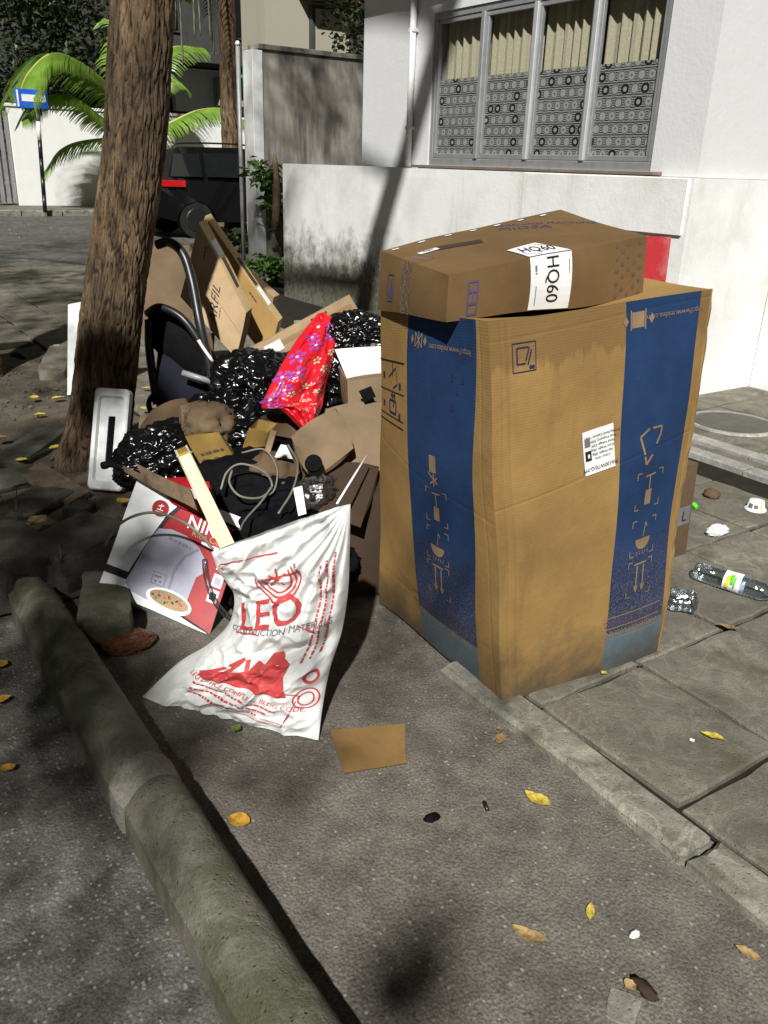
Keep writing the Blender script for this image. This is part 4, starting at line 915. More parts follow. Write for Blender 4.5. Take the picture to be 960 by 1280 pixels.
ZL, ZR = [.012, .07, .13, .21, .31, .40, .47], [.012, .07, .15, .25, .36, .47, .60]
Lp = [GZ(x, y, z) for (x, y), z in zip([(178, 871), (222, 829), (262, 804), (288, 776), (292, 742), (274, 716), (264, 690)], ZL)]
Rp = [GZ(x, y, z) for (x, y), z in zip([(398, 925), (403, 885), (412, 838), (427, 790), (435, 740), (437, 690), (438, 630)], ZR)]
sack = empty('woven_sack', (.8, 1.85, 0), 'full white woven sack with red LEO print slumped on the road', 'sack')
S = Pillow(Lp, Rp, [.0, .105, .145, .125, .09, .07, .02], [.0, .10, .15, .15, .13, .11, .09], (-.55, -.62, .22), sack_wr, 2)
sk = S.build('sack_body', M['sack'], sack, 150, 180)
W, H = S.W, S.H
def ring(f, cx, cy, r, wd, m, a0=0, a1=2*pi, sx=1, n=28): f.lines([(cx+r*sx*cos(a0+(a1-a0)*k/n), cy+r*sin(a0+(a1-a0)*k/n), cx+r*sx*cos(a0+(a1-a0)*(k+1)/n), cy+r*sin(a0+(a1-a0)*(k+1)/n)) for k in range(n)], wd, m, off=.0025)
X = lambda u: u*W
Yv = lambda t: t*H
S.text('LEO', X(.40), Yv(.60), .125, M['ink_red'], .22, off=.0042, cut=.012, sx=1.05)
S.text('LEO', X(.403), Yv(.602), .125, M['ink_red'], .22, off=.00422, cut=.012, sx=1.05)
S.text('CONSTRUCTION MATERIALS', X(.50), Yv(.535), .027, M['ink_grey'], .13, off=.0042, cut=.012)
S.lines([(X(.14), Yv(.488), X(.34), Yv(.515)), (X(.66), Yv(.56), X(.82), Yv(.53)), (X(.05), Yv(.90), X(.5), Yv(.90)), (X(.04), Yv(.895), X(.06), Yv(.86))], .005, M['ink_red'], off=.0042)
for r in (.072, .058, .045): ring(S, X(.48), Yv(.775), r, .006, M['ink_red'], pi*.95, pi*2.2)
S.lines([(X(.48)-.045, Yv(.775), X(.48)+.07, Yv(.80)), (X(.48)-.03, Yv(.745), X(.48)+.03, Yv(.80)), (X(.48)-.025, Yv(.80), X(.48)+.02, Yv(.745)), (X(.48), Yv(.75), X(.48), Yv(.83))], .006, M['ink_red'], off=.0042)
# red skyline block with crane, address lines, stamp
mt = [(.17, .20), (.20, .255), (.30, .285), (.42, .33), (.46, .345), (.48, .39), (.545, .385), (.555, .43), (.62, .44), (.66, .41), (.72, .395), (.715, .33), (.79, .235)]
S.decal([(X(a), Yv(b)) for a, b in mt], [tuple(range(len(mt)))], M['ink_red'], 'printed_picture', .0042, .012)
S.lines([(X(.17), Yv(.215), X(.37), Yv(.385)), (X(.28), Yv(.23), X(.36), Yv(.37)), (X(.40), Yv(.385), X(.47), Yv(.31)), (X(.17), Yv(.215), X(.30), Yv(.235)), (X(.37), Yv(.385), X(.33), Yv(.31))], .012, M['ink_red'], off=.0042)
S.text('LEO OFFICE COMPLEX, BLDG CODE,', X(.52), Yv(.185), .02, M['ink_red'], -.05, off=.0042, cut=.012)
for k in range(3): smallprint(S, X(.47-.02*k), Yv(.155-.03*k), W*(.56-.06*k), .0065, M['ink_red'], -.05, .0042, 10+k)
S.lines([(X(.40), Yv(.075), X(.80), Yv(.05)), (X(.80), Yv(.05), X(.86), Yv(.24)), (X(.70), Yv(.265), X(.86), Yv(.24))], .003, M['ink_red'], off=.0042)
ring(S, X(.905), Yv(.225), .03, .004, M['ink_red']); ring(S, X(.905), Yv(.225), .018, .004, M['ink_red']); ring(S, X(.90), Yv(.33), .018, .008, M['ink_red'])
for k in range(3): smallprint(S, X(.80+.05*k), Yv(.60+.02*k), H*.42, .0065, M['ink_red'], pi/2-.03, .0042, 20+k)

def bag(name, label, c, r, seed, m=M['black_bag'], amp=.12, sub=6, cat='bag', freq=1.0, base=None, parent=None, group=None):
    c = V(c); bm = bmesh.new(); bmesh.ops.create_icosphere(bm, subdivisions=sub, radius=1)
    for v in bm.verts:
        p = v.co.copy(); q = p*1.5*freq+V((seed*3.1, seed, 0))
        d = 1 + .16*mn.noise(q*.8) + amp*(1-2.6*abs(mn.noise(q*1.7+mn.noise_vector(q)*.6))) + amp*.55*(1-2.6*abs(mn.noise(q*3.9+V((1, 2, 3))+mn.noise_vector(q*2)*.5))) + amp*.13*(1-2.6*abs(mn.noise(q*8+mn.noise_vector(q*4)*.5)))
        p *= d; p = V((p.x*r[0], p.y*r[1], p.z*r[2])); p += c
        if base is not None and p.z < base: p.z = base+(p.z-base)*.05
        v.co = p
    o = from_bm(name, bm, m, parent, True)
    if label: tag(o, label, cat, group)
    return o

# ------------------------------------------------------------------ the rubbish pile
def GQ(*p): return [GY(x, y, d) for x, y, d in p]
# flat cartons leaning together at the back
cA, AF = slab('leaning_carton', GQ((226, 371, 4.55), (295, 448, 4.22), (307, 391, 4.26), (249, 278, 4.68)), V((.075, .075, .012)), {'*': M['card_pale'], 'top': M['card_edge'], 'right': M['card_dark']}, None, bulge=.004, amp=.006, n=12, seed=1)
tag(cA, 'flat tan carton lettered ARFIL leaning on edge at the back of the pile', 'carton')
f = AF['front']; f.text('ARFIL', f.W*.52, f.H*.42, .10, M['ink_black'], pi*.5+.15, off=.002, sx=.8); smallprint(f, f.W*.62, f.H*.38, .06, .008, M['ink_black'], pi*.5+.15, .002, 31); smallprint(f, f.W*.20, f.H*.80, .06, .012, M['ink_dark'], pi*.5+.15, .002, 32)
f.lines([(f.W*.02, f.H*.5, f.W*.98, f.H*.5)], .002, M['ink_dark'])
t = AF['top']; t.rect(t.W*.22, t.H*.15, t.W*.40, t.H*.85, M['paper'], .002, 'label'); t.rect(t.W*.42, t.H*.3, t.W*.75, t.H*.7, M['ink_dark'], .002)
cB, BF_ = slab('leaning_carton', GQ((240, 330, 4.98), (335, 450, 4.42), (347, 402, 4.46), (256, 270, 4.98)), V((.06, .06, .012)), {'*': M['card_pale'], 'top': M['card_edge'], 'front': M['card']}, None, bulge=.003, amp=.006, n=12, seed=2)
tag(cB, 'second flat tan carton with black bar strip behind the ARFIL carton', 'carton')
t = BF_['top']; t.rect(t.W*.42, t.H*.25, t.W*.68, t.H*.75, M['ink_dark'], .002); t.rect(t.W*.70, t.H*.2, t.W*.86, t.H*.8, M['paper'], .002, 'label'); smallprint(BF_['front'], BF_['front'].W*.7, BF_['front'].H*.8, .08, .012, M['ink_dark'], 0, .002, 33)
cC, _ = slab('leaning_carton', GQ((290, 372, 5.1), (334, 410, 4.9), (343, 372, 4.95), (306, 340, 5.15)), V((.10, .12, .0)), {'*': M['card_dull'], 'top': M['card_edge']}, None, bulge=.003, amp=.008, n=8, seed=3)
tag(cC, 'small crushed carton end behind the leaning flat cartons', 'carton')
cD, _ = slab('open_carton', GQ((178, 425, 5.2), (240, 428, 5.15), (242, 314, 5.15), (178, 316, 5.2)), V((.14, .42, .0)), {'*': M['card_dull']}, None, bulge=.006, amp=.006, n=8, seed=4, skip=('top',))
tag(cD, 'dull brown open carton half hidden behind the tree trunk', 'carton')
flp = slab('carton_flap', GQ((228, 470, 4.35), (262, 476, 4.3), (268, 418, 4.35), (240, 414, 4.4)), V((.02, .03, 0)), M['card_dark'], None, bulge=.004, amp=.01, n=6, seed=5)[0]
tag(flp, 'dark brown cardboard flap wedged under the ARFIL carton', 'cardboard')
# long taped carton
q0, q1 = GY(300, 470, 3.85), GY(450, 392, 3.25); up = GY(437, 369, 3.3)-q1
lc, LF_ = slab('long_carton', [q0, q1, q1+up, q0+up*1.02], V((.10, .16, -.02)), M['card_pale'], None, bulge=.003, amp=.004, n=12, seed=6)
tag(lc, 'long slim tan carton sealed with tape lying behind the black bags', 'carton')
f = LF_['front']; f.rect(f.W*.02, f.H*.35, f.W*.98, f.H*.62, M['tape'], .002, 'packing_tape'); f.rect(f.W*.28, f.H*.2, f.W*.42, f.H*.75, M['paper'], .0026, 'label'); smallprint(f, f.W*.75, f.H*.8, .1, .01, M['ink_dark'], 0, .003, 35)

# black pushchair frame
st = empty('folded_pushchair', GZ(230, 500, 0), 'black folded pushchair with curved tube handle beside the tree', 'pushchair')
tube('handle', smoothpts(GQ((196, 306, 4.35), (212, 303, 4.3), (229, 318, 4.22), (240, 352, 4.15), (249, 400, 4.05), (258, 440, 4.0), (268, 488, 3.95)), 8), .024, M['black_metal'], st, 12)
tube('leg', smoothpts(GQ((186, 400, 4.3), (187, 440, 4.25), (196, 505, 4.2)), 6), .022, M['black_metal'], st, 10); tube('leg', smoothpts(GQ((262, 455, 4.0), (250, 480, 4.1), (244, 515, 4.15)), 6), .018, M['black_metal'], st, 10)
tube('crossbar', GQ((228, 466, 4.05), (266, 478, 3.95)), .016, M['gate_metal'], st, 8)
slab('back_panel', GQ((184, 430, 4.3), (272, 492, 4.0), (258, 432, 4.05), (190, 384, 4.3)), V((.05, .07, -.02)), M['black_cloth'], st, bulge=.03, amp=.012, n=12, seed=7)
tube('hood_rim', smoothpts(GQ((184, 392, 4.28), (200, 384, 4.2), (228, 398, 4.1), (252, 432, 4.02), (272, 478, 3.95)), 7), .02, M['black_metal'], st, 8)
slab('seat_panel', GQ((196, 520, 4.15), (262, 520, 4.0), (262, 470, 4.05), (196, 440, 4.25)), V((.06, .12, 0)), M['navy_cloth'], st, bulge=.02, amp=.015, n=10, seed=8)
tube('buckle', smoothpts(GQ((248, 425, 3.98), (254, 435, 3.97), (266, 452, 3.95)), 4), .009, M['white_metal'], st, 6)
tube('wheel', smoothpts([GY(200, 505, 4.2)+V((.06*cos(a*pi/8), 0, .06*sin(a*pi/8))) for a in range(17)], 2), .014, M['tyre'], st, 6)

# black bags
bag('rubbish_bag', 'shiny black rubbish bag slumped left of the red floral bag', GY(325, 482, 3.45), (.20, .2, .15), 1)
bag('rubbish_bag', 'knotted black rubbish bag behind the white board by the huge carton', GY(446, 420, 3.15), (.155, .17, .10), 2)
bag('rubbish_bag', 'black rubbish bag showing right of the red floral bag', GY(415, 480, 3.12), (.13, .12, .14), 3)
bag('rubbish_bag', 'crinkled black bag low in the pile behind the red appliance box', GY(212, 572, 3.0), (.19, .16, .13), 4)
bag('rubbish_bag', 'black bag deep in the pile below the pushchair', GY(285, 535, 3.4), (.22, .2, .16), 5)
bag('black_cloth_heap', 'dark cloth heaped in the middle of the pile under the cable loops', GY(330, 610, 2.75), (.34, .26, .16), 6, M['black_cloth'], .08, cat='cloth')
bag('black_cloth_heap', 'dark cloth heap bedded under the black bags', V((1.62, 3.55, .16)), (.36, .42, .2), 7, M['black_cloth'], .08, cat='cloth')
bag('black_cloth_heap', 'dark cloth wedged between white sack and huge carton', V((1.28, 2.45, .12)), (.26, .24, .2), 8, M['black_cloth'], .08, cat='cloth')

# red floral bag
def red_wr(s, u, t, p): return .018*sin(u*15+3*mn.noise(p*6)+t*4)*min(1, 1.3-t) + .014*(1-3*abs(mn.noise(V((u*4, t*2.2, 3)))) ) + .009*(1-3*abs(mn.noise(p*14))) + .004*(1-3*abs(mn.noise(p*32)))
rows = [(376, 536, 391, 534, 2.88), (350, 512, 402, 510, 2.93), (327, 509, 405, 496, 2.98), (343, 472, 411, 470, 3.02), (366, 432, 424, 430, 3.12), (383, 409, 427, 406, 3.18), (397, 392, 405, 390, 3.22)]
rb = empty('floral_bag', GY(385, 540, 2.95), 'glossy red plastic bag printed with violet and gold flowers', 'bag')
RB = Pillow([GY(a, b, d) for a, b, c, e, d in rows], [GY(c, e, d) for a, b, c, e, d in rows], [.0, .03, .05, .06, .05, .04, 0], [0, .05, .07, .08, .07, .05, 0], (-.35, -.9, .25), red_wr, 5)
RB.build('bag_body', M['red_bag'], rb, 90, 100)
rn = random.Random(4)
def flower(u, t, r, m, c, n=5):
    vs, fs = [], []
    for k in range(n):
        a = 2*pi*k/n+u*9; b = len(vs); vs += [(r*.2*cos(a), r*.2*sin(a)), (r*.8*cos(a-.42), r*.8*sin(a-.42)), (r*1.05*cos(a-.15), r*1.05*sin(a-.15)), (r*1.05*cos(a+.15), r*1.05*sin(a+.15)), (r*.8*cos(a+.42), r*.8*sin(a+.42))]; fs.append((b, b+1, b+2, b+3, b+4))
    RB.decal(vs, fs, m, 'printed_flower', .003, .012, 0, (u*RB.W, t*RB.H)); RB.decal([(r*.22*cos(k*pi/4), r*.22*sin(k*pi/4)) for k in range(8)], [tuple(range(8))], c, 'printed_flower', .0036, .012, 0, (u*RB.W, t*RB.H))
for u, t in ((.3, .72), (.62, .82), (.2, .60), (.45, .66), (.12, .50), (.35, .52), (.1, .38), (.26, .43), (.7, .72), (.2, .31)): flower(u, t, .025, M['violet_print'], M['petal_white'])
for u, t in ((.62, .58), (.82, .54), (.60, .44), (.83, .40), (.68, .33), (.5, .30), (.78, .25), (.55, .16), (.85, .62), (.4, .40)): flower(u, t, .013, M['gold_print'], M['violet_print'])

# boards and cardboard right of the bags
wb, _ = slab('white_board', GQ((433, 471, 2.68), (482, 462, 2.62), (482, 432, 2.80), (418, 437, 2.86)), V((.005, .0, -.012)), M['foam'], None, amp=.004, n=8, seed=9); tag(wb, 'broken white foam board resting against the huge carton', 'board')
br, _ = slab('brown_carton', GQ((436, 520, 2.6), (486, 500, 2.55), (486, 468, 2.58), (434, 476, 2.64)), V((.1, .22, .0)), M['card_dull'], None, bulge=.006, amp=.008, n=8, seed=10); tag(br, 'small brown carton under the white foam board', 'carton')
bt_ = slab('black_tape_strip', GQ((456, 503, 2.53), (470, 496, 2.50), (464, 483, 2.53), (449, 489, 2.56)), V((0, .004, 0)), M['black_cloth'], None, n=2)[0]; tag(bt_, 'black tape strip on the brown sheet beside the huge carton', 'tape')
sA, _ = slab('cardboard_sheet', GQ((398, 622, 2.42), (476, 592, 2.35), (482, 502, 2.5), (407, 512, 2.62)), V((.01, .02, 0)), M['card_dull'], None, bulge=.012, amp=.006, n=14, seed=12); tag(sA, 'large dull brown cardboard sheet leaning on the huge carton', 'cardboard')
sB, _ = slab('cardboard_sheet', GQ((390, 600, 2.40), (442, 560, 2.38), (420, 512, 2.50), (364, 546, 2.54)), V((.01, .015, 0)), M['card_dull'], None, bulge=.014, amp=.006, n=14, seed=13); tag(sB, 'curled cardboard flap with round black cap in front of larger sheet', 'cardboard')
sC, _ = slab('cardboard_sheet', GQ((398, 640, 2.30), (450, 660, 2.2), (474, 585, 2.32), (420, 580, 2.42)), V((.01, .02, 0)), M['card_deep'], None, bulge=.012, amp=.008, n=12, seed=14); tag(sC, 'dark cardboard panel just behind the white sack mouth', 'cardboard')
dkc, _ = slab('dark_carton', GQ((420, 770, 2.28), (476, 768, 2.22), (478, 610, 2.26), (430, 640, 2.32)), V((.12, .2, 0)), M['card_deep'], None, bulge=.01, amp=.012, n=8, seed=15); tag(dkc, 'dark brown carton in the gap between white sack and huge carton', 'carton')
c0 = GY(392, 579, 2.37); cap = empty('round_cap', c0, 'round black plastic cap stuck on the curled cardboard flap', 'cap')
nrm = (V((0, 0, CAMH))-c0).normalized()+V((0, 0, .2)); rotm = nrm.to_track_quat('Z', 'Y').to_matrix().to_4x4()
bm = bmesh.new(); bmesh.ops.create_cone(bm, cap_ends=True, segments=28, radius1=.031, radius2=.029, depth=.02, matrix=Matrix.Translation(c0) @ rotm); from_bm('disc', bm, M['black_cloth'], cap)
bm = bmesh.new(); bmesh.ops.create_cone(bm, cap_ends=True, segments=24, radius1=.012, radius2=.010, depth=.006, matrix=Matrix.Translation(c0+nrm.normalized()*.011+V((.006, 0, -.006))) @ rotm); from_bm('hub', bm, M['gate_metal'], cap)

# crumpled cartons in the middle
k5, K5 = slab('crumpled_carton', GQ((264, 600, 2.72), (303, 590, 2.68), (272, 540, 2.80), (232, 546, 2.84)), V((.05, .12, -.03)), M['card_mustard'], None, bulge=.008, amp=.012, n=10, seed=16); tag(k5, 'crushed tan carton marked 500 in the middle of the pile', 'carton')
K5['front'].text('500', K5['front'].W*.52, K5['front'].H*.30, .075, M['ink_black'], pi, off=.003, cut=.02, sx=1.1); smallprint(K5['front'], K5['front'].W*.5, K5['front'].H*.55, .08, .01, M['ink_dark'], .1, .003, 36)
bag('crumpled_paper', 'crumpled brown paper ball on top of the carton marked 500', GY(262, 530, 2.9), (.085, .08, .07), 21, M['card_dull'], .22, 4, 'paper')
x = slab('cardboard_scrap', GQ((226, 556, 2.88), (240, 552, 2.86), (240, 508, 2.95), (226, 512, 2.97)), V((.01, .05, 0)), M['card_dull'], None, amp=.01, n=6, seed=17)[0]; tag(x, 'upright folded cardboard strip beside the crumpled brown paper', 'cardboard')
x = slab('cardboard_sheet', GQ((168, 556, 3.15), (238, 530, 3.1), (232, 498, 3.3), (190, 512, 3.35)), V((.02, .03, -.01)), M['card_dark'], None, bulge=.012, amp=.012, n=8, seed=18)[0]; tag(x, 'dark brown cardboard sheet between tree trunk and low black bag', 'cardboard')
x = slab('cardboard_scrap', GQ((170, 548, 3.4), (250, 520, 3.35), (245, 500, 3.6), (175, 520, 3.65)), V((.02, .03, -.02)), M['card_dull'], None, amp=.012, n=8, seed=19)[0]; tag(x, 'flat brown cardboard under the pushchair frame', 'cardboard')
mu, _ = slab('mustard_carton', GQ((299, 578, 2.75), (322, 580, 2.72), (334, 540, 2.80), (312, 534, 2.84)), V((.06, .05, .01)), M['card_mustard'], None, bulge=.006, amp=.01, n=8, seed=20, skip=('top',)); tag(mu, 'narrow mustard carton standing open among dark cloth', 'carton')
x = slab('cardboard_scrap', GQ((345, 545, 2.95), (385, 552, 2.9), (400, 520, 2.98), (330, 518, 3.05)), V((.0, .04, -.02)), M['card_dark'], None, amp=.01, n=6, seed=22)[0]; tag(x, 'dark cardboard scrap beneath the tail of the red floral bag', 'cardboard')
bag('paper_bag', 'crushed brown paper bag beside the curled cardboard flap', GY(352, 592, 2.62), (.11, .09, .075), 23, M['card_dark'], .2, 4, 'bag')
x = slab('paper_scrap', GQ((344, 572, 2.56), (366, 574, 2.54), (358, 557, 2.58), (352, 556, 2.58)), V((.0, .004, 0)), M['paper'], None, amp=.004, n=4, seed=24)[0]; tag(x, 'torn white paper scrap beside the cable loops', 'paper')
bag('plastic_film', 'crumpled clear plastic film just behind the sack mouth', GY(398, 615, 2.36), (.06, .05, .045), 25, M['film'], .3, 4, 'plastic')
x = slab('white_trim', GQ((373, 645, 2.28), (383, 642, 2.26), (378, 610, 2.32), (367, 613, 2.34)), V((.01, .02, 0)), M['foam'], None, n=2)[0]; tag(x, 'short white plastic trunking stub standing in the sack mouth', 'trunking')
tag(tube('thin_rod', GQ((421, 630, 2.14), (440, 599, 2.2), (458, 570, 2.28)), [.004, .004, .003], M['white_metal'], None, 6), 'thin white rod sticking up out of the woven sack', 'rod')
x = slab('grey_stick', GQ((326, 578, 2.62), (333, 580, 2.6), (345, 540, 2.75), (338, 538, 2.77)), V((.005, .01, 0)), M['card_pale'], None, amp=.006, n=4, seed=26)[0]; tag(x, 'pale splintered stick beside the narrow mustard carton', 'stick')

# cables
def cable(pl, r, label, name='cable', m=M['cable']):
    return tag(tube(name, smoothpts(GQ(*pl), 9), r, m, None, 7), label, 'cable')
cable([(276, 612, 2.56), (284, 590, 2.58), (302, 580, 2.56), (330, 590, 2.52), (340, 608, 2.5), (325, 622, 2.48), (300, 620, 2.5), (287, 604, 2.55), (290, 588, 2.58)], .0042, 'grey cable coiled in a loop on the dark cloth')
cable([(302, 566, 2.66), (330, 562, 2.62), (346, 585, 2.55), (343, 612, 2.5), (330, 622, 2.48)], .0035, 'thin grey cable curving behind the coiled loop')
cable([(360, 556, 2.58), (372, 580, 2.5), (366, 612, 2.42), (348, 642, 2.33)], .004, 'grey cable hanging from the cardboard flap toward the sack')
cable([(340, 608, 2.5), (326, 628, 2.45), (308, 648, 2.38), (300, 662, 2.3)], .004, 'grey cable end dropping behind the cream batten')

# red appliance box
nBL, nBR, nTL = GZ(122, 735, .10), GZ(262, 793, .005), GY(172, 598, 2.80); nTR = nTL+(nBR-nBL)*1.02
dep = (nBR-nBL).cross(nTL-nBL).normalized()*-.24
if dep.y < 0: dep = -dep
nk = empty('appliance_box', (nBL+nBR)/2, 'red and white rice cooker box tipped against the rubbish', 'box')
nb, NF = slab('box_body', [nBL, nBR, nTR, nTL], dep, {'*': M['paper'], 'right': M['ink_black'], 'top': M['paper']}, nk, bulge=.004, amp=.006, n=14, seed=27)
f = NF['front']; W, H = f.W, f.H
def pu(u): return u*W
def pv(v): return v*H
f.decal([(pu(a), pv(b)) for a, b in ((.19, .19), (.26, .5), (.34, .78), (.42, .93), (.62, .92), (1.0, .91), (1.0, -.0), (.86, .02), (.5, .08))], [tuple(range(9))], M['ink_black'], 'printed_panel', .0016, .04)
f.decal([(pu(a), pv(b)) for a, b in ((.22, .20), (.29, .5), (.38, .78), (.45, .905), (.62, .895), (.998, .885), (.998, .005), (.9, .03), (.5, .10))], [tuple(range(9))], M['box_red'], 'printed_panel', .0026, .04)
f.rect(pu(.0), pv(.155), pu(.24), pv(.22), M['ink_black'], .0020, 'printed_panel')
ck = [(.20, .13), (.22, .22), (.27, .52), (.32, .66), (.42, .69), (.56, .68), (.70, .62), (.79, .53), (.80, .44), (.75, .38), (.735, .12), (.62, .07), (.42, .06), (.27, .08)]
f.decal([(pu(a), pv(b)) for a, b in ck], [tuple(range(len(ck)))], M['lilac'], 'printed_cooker', .0036, .03)
f.lines([(pu(.70), pv(.61), pu(.60), pv(.50)), (pu(.60), pv(.50), pu(.56), pv(.36)), (pu(.56), pv(.36), pu(.57), pv(.12))], .010, M['lilac_dark'], off=.0046); f.rect(pu(.40), pv(.20), pu(.52), pv(.31), M['lilac_dark'], .0046); f.rect(pu(.41), pv(.21), pu(.51), pv(.30), M['lilac'], .0054); f.rect(pu(.43), pv(.115), pu(.48), pv(.165), M['lilac_dark'], .0046)
for (a, b) in ((.44, .23), (.48, .235), (.43, .27), (.45, .27), (.47, .275)): f.rect(pu(a)-.004, pv(b)-.003, pu(a)+.004, pv(b)+.003, M['ink_grey'], .006)
smallprint(f, pu(.53), pv(.60), .09, .012, M['lilac_dark'], -.12, .0046, 41)
bowl = [(.60+.20*cos(a*pi/12), .115+.09*sin(a*pi/12)) for a in range(24)]; f.decal([(pu(a), pv(b)) for a, b in bowl], [tuple(range(24))], M['paper'], 'printed_bowl', .0062, .03); f.decal([(pu(.60+(a-.60)*.86), pv(.122+(b-.115)*.72)) for a, b in bowl], [tuple(range(24))], M['card_pale'], 'printed_rice', .0070, .03)
rn = random.Random(9)
for k in range(16):
    a = rn.uniform(0, 2*pi); r = rn.random()**.5; x, y = pu(.60+.15*r*cos(a)), pv(.122+.05*r*sin(a)); f.rect(-.005, -.003, .005, .003, [M['ink_dark'], M['leaf_g'], M['ink_red']][k % 3], .0078, 'printed_rice', .03, a, (x, y))
f.text('NIKAI', pu(.735), pv(.80), .072, M['white_ink'], 0, off=.0040, sx=.95); f.text('NIKAI', pu(.738), pv(.803), .072, M['white_ink'], 0, off=.0042, sx=.95); f.text('Rice Cooker', pu(.80), pv(.72), .034, M['card_edge'], 0, off=.0040); f.rect(pu(.70), pv(.65), pu(.90), pv(.68), M['white_ink'], .0040)
for k, b in enumerate((.56, .42, .29)): f.rect(pu(.885), pv(b)-.022, pu(.97), pv(b)+.022, M['white_ink'], .0040); f.rect(pu(.90), pv(b)-.014, pu(.955), pv(b)+.012, [M['lilac_dark'], M['lilac'], M['ink_black']][k], .005)
ringp = [(cos(a*pi/12), sin(a*pi/12)) for a in range(24)]
f.decal([(pu(.28)+.034*a, pv(.83)+.034*b) for a, b in ringp], [tuple(range(24))], M['white_ink'], 'printed_badge', .0034, .03); f.decal([(pu(.28)+.031*a, pv(.83)+.031*b) for a, b in ringp], [tuple(range(24))], M['box_red'], 'printed_badge', .0042, .03)
f.lines([(-.012, -.006, .012, -.006), (0, -.006, 0, .016), (-.01, .006, .01, .012)], .003, M['white_ink'], 0, (pu(.28), pv(.83)), .005); smallprint(f, pu(.28), pv(.83)-.014, .03, .003, M['white_ink'], 0, .005, 43)
tag(tube('bent_wire', smoothpts(GQ((131, 682, 2.55), (142, 662, 2.55), (165, 646, 2.52), (195, 641, 2.45), (228, 652, 2.36), (250, 668, 2.30), (266, 686, 2.22)), 8), .0048, M['cable'], None, 7), 'grey cable arching across the red appliance box', 'cable')
tag(tube('clear_hose', smoothpts(GQ((256, 700, 2.20), (258, 720, 2.16), (264, 742, 2.12), (276, 762, 2.06), (292, 776, 2.0)), 8), .009, M['hose'], None, 10), 'clear plastic hose curving between red box and white sack', 'hose')

# cream batten sticking out of the sack
p0, p1 = GY(226, 560, 2.42), GY(300, 715, 1.93); ax = (p1-p0).normalized(); sx_ = ax.cross((V((0, 0, CAMH))-p0).normalized()).normalized()*.019; nz_ = sx_.cross(ax).normalized()
if nz_.dot(V((0, 0, CAMH))-p0) < 0: nz_ = -nz_
bat = empty('light_batten', p1, 'cream fluorescent lamp batten sticking out of the woven sack', 'lamp batten')
qd = [p1-sx_, p1+sx_, p0+sx_, p0-sx_]
if (qd[1]-qd[0]).cross(qd[3]-qd[0]).dot(V((0, 0, CAMH))-p0) < 0: qd = [qd[1], qd[0], qd[3], qd[2]]
slab('channel', qd, -nz_*.03, M['cream_enamel'], bat, n=2); e0 = p0+ax*.012
hexa('end_socket', [e0-sx_*.8+nz_*.001, e0+sx_*.8+nz_*.001, e0+sx_*.8+ax*.022+nz_*.001, e0-sx_*.8+ax*.022+nz_*.001], [e0-sx_*.8+nz_*.012, e0+sx_*.8+nz_*.012, e0+sx_*.8+ax*.022+nz_*.012, e0-sx_*.8+ax*.022+nz_*.012], M['brass'], bat, n=1)
tube('lip', [p0+sx_*1.02+nz_*.001, p1+sx_*1.02+nz_*.001], .0025, M['cream_enamel'], bat, 6); tube('lip', [p0-sx_*1.02+nz_*.001, p1-sx_*1.02+nz_*.001], .0025, M['cream_enamel'], bat, 6)

# wooden slat and red wrapper above the appliance box
x, _ = slab('broken_plank', GQ((182, 604, 2.72), (246, 640, 2.48), (236, 612, 2.52), (168, 578, 2.78)), V((.01, .012, -.012)), M['wood'], None, amp=.010, n=10, seed=28); tag(x, 'splintered wooden slat lying over the top of the red box', 'wood')
x, _ = slab('wooden_stick', GQ((156, 590, 2.80), (185, 606, 2.70), (180, 594, 2.72), (154, 582, 2.82)), V((.006, .01, -.008)), M['wood'], None, amp=.004, n=6, seed=29); tag(x, 'small wooden handle poking toward the white foam tray', 'wood')
tag(tube('black_rod', smoothpts(GQ((128, 582, 2.9), (140, 581, 2.87), (156, 586, 2.81)), 4), [.014]*3+[.01]*3+[.007, .006, .006], M['black_metal'], None, 8), 'black thick-ended rod in front of the foam tray', 'rod')
x, _ = slab('striped_wrapper', GQ((214, 628, 2.66), (268, 640, 2.52), (262, 600, 2.62), (205, 598, 2.76)), V((.005, .01, -.01)), M['box_red'], None, bulge=.012, amp=.014, n=10, seed=30); tag(x, 'red and pale plastic wrapper tucked behind the cream batten', 'wrapper')
_['front'].rect(_['front'].W*.3, _['front'].H*.3, _['front'].W*.8, _['front'].H*.62, M['lilac'], .002, 'pale_stripe')
# foam tray leaning on the tree and the white panel behind it
def rr(cx, cy, w, h, r, n=5):
    return [(cx+sx*(w-r)+r*cos(a0+pi/2*k/n), cy+sy*(h-r)+r*sin(a0+pi/2*k/n)) for sx, sy, a0 in ((1, 1, 0), (-1, 1, pi/2), (-1, -1, pi), (1, -1, 3*pi/2)) for k in range(n+1)]
fB, fT = GZ(135, 613, .03), None
fT = GY(145, 487, fB.y+.13); upv = (fT-fB); hh = upv.length; upv.normalize()
rgt = V((cos(HEAD+.12), -sin(HEAD+.12), 0)); rgt = (rgt-upv*rgt.dot(upv)).normalized(); nv = rgt.cross(upv).normalized()
if nv.dot(V((0, 0, CAMH))-fB) < 0: nv = -nv
ft = empty('foam_tray', fB, 'white foam packing tray with black slot leaning on the tree trunk', 'foam tray')
w2 = .083; ctr = fB+upv*hh/2
lay_ = [(w2, hh/2, .022, .0), (w2, hh/2, .022, .036), (w2-.006, hh/2-.006, .02, .042), (w2-.022, hh/2-.035, .018, .042), (w2-.027, hh/2-.042, .016, .022), (w2-.040, hh/2-.078, .014, .020), (.017, hh/2-.125, .006, .018), (.017, hh/2-.125, .006, .004)]
vs, fs = [], []; ns = len(rr(0, 0, 1, 1, .1))
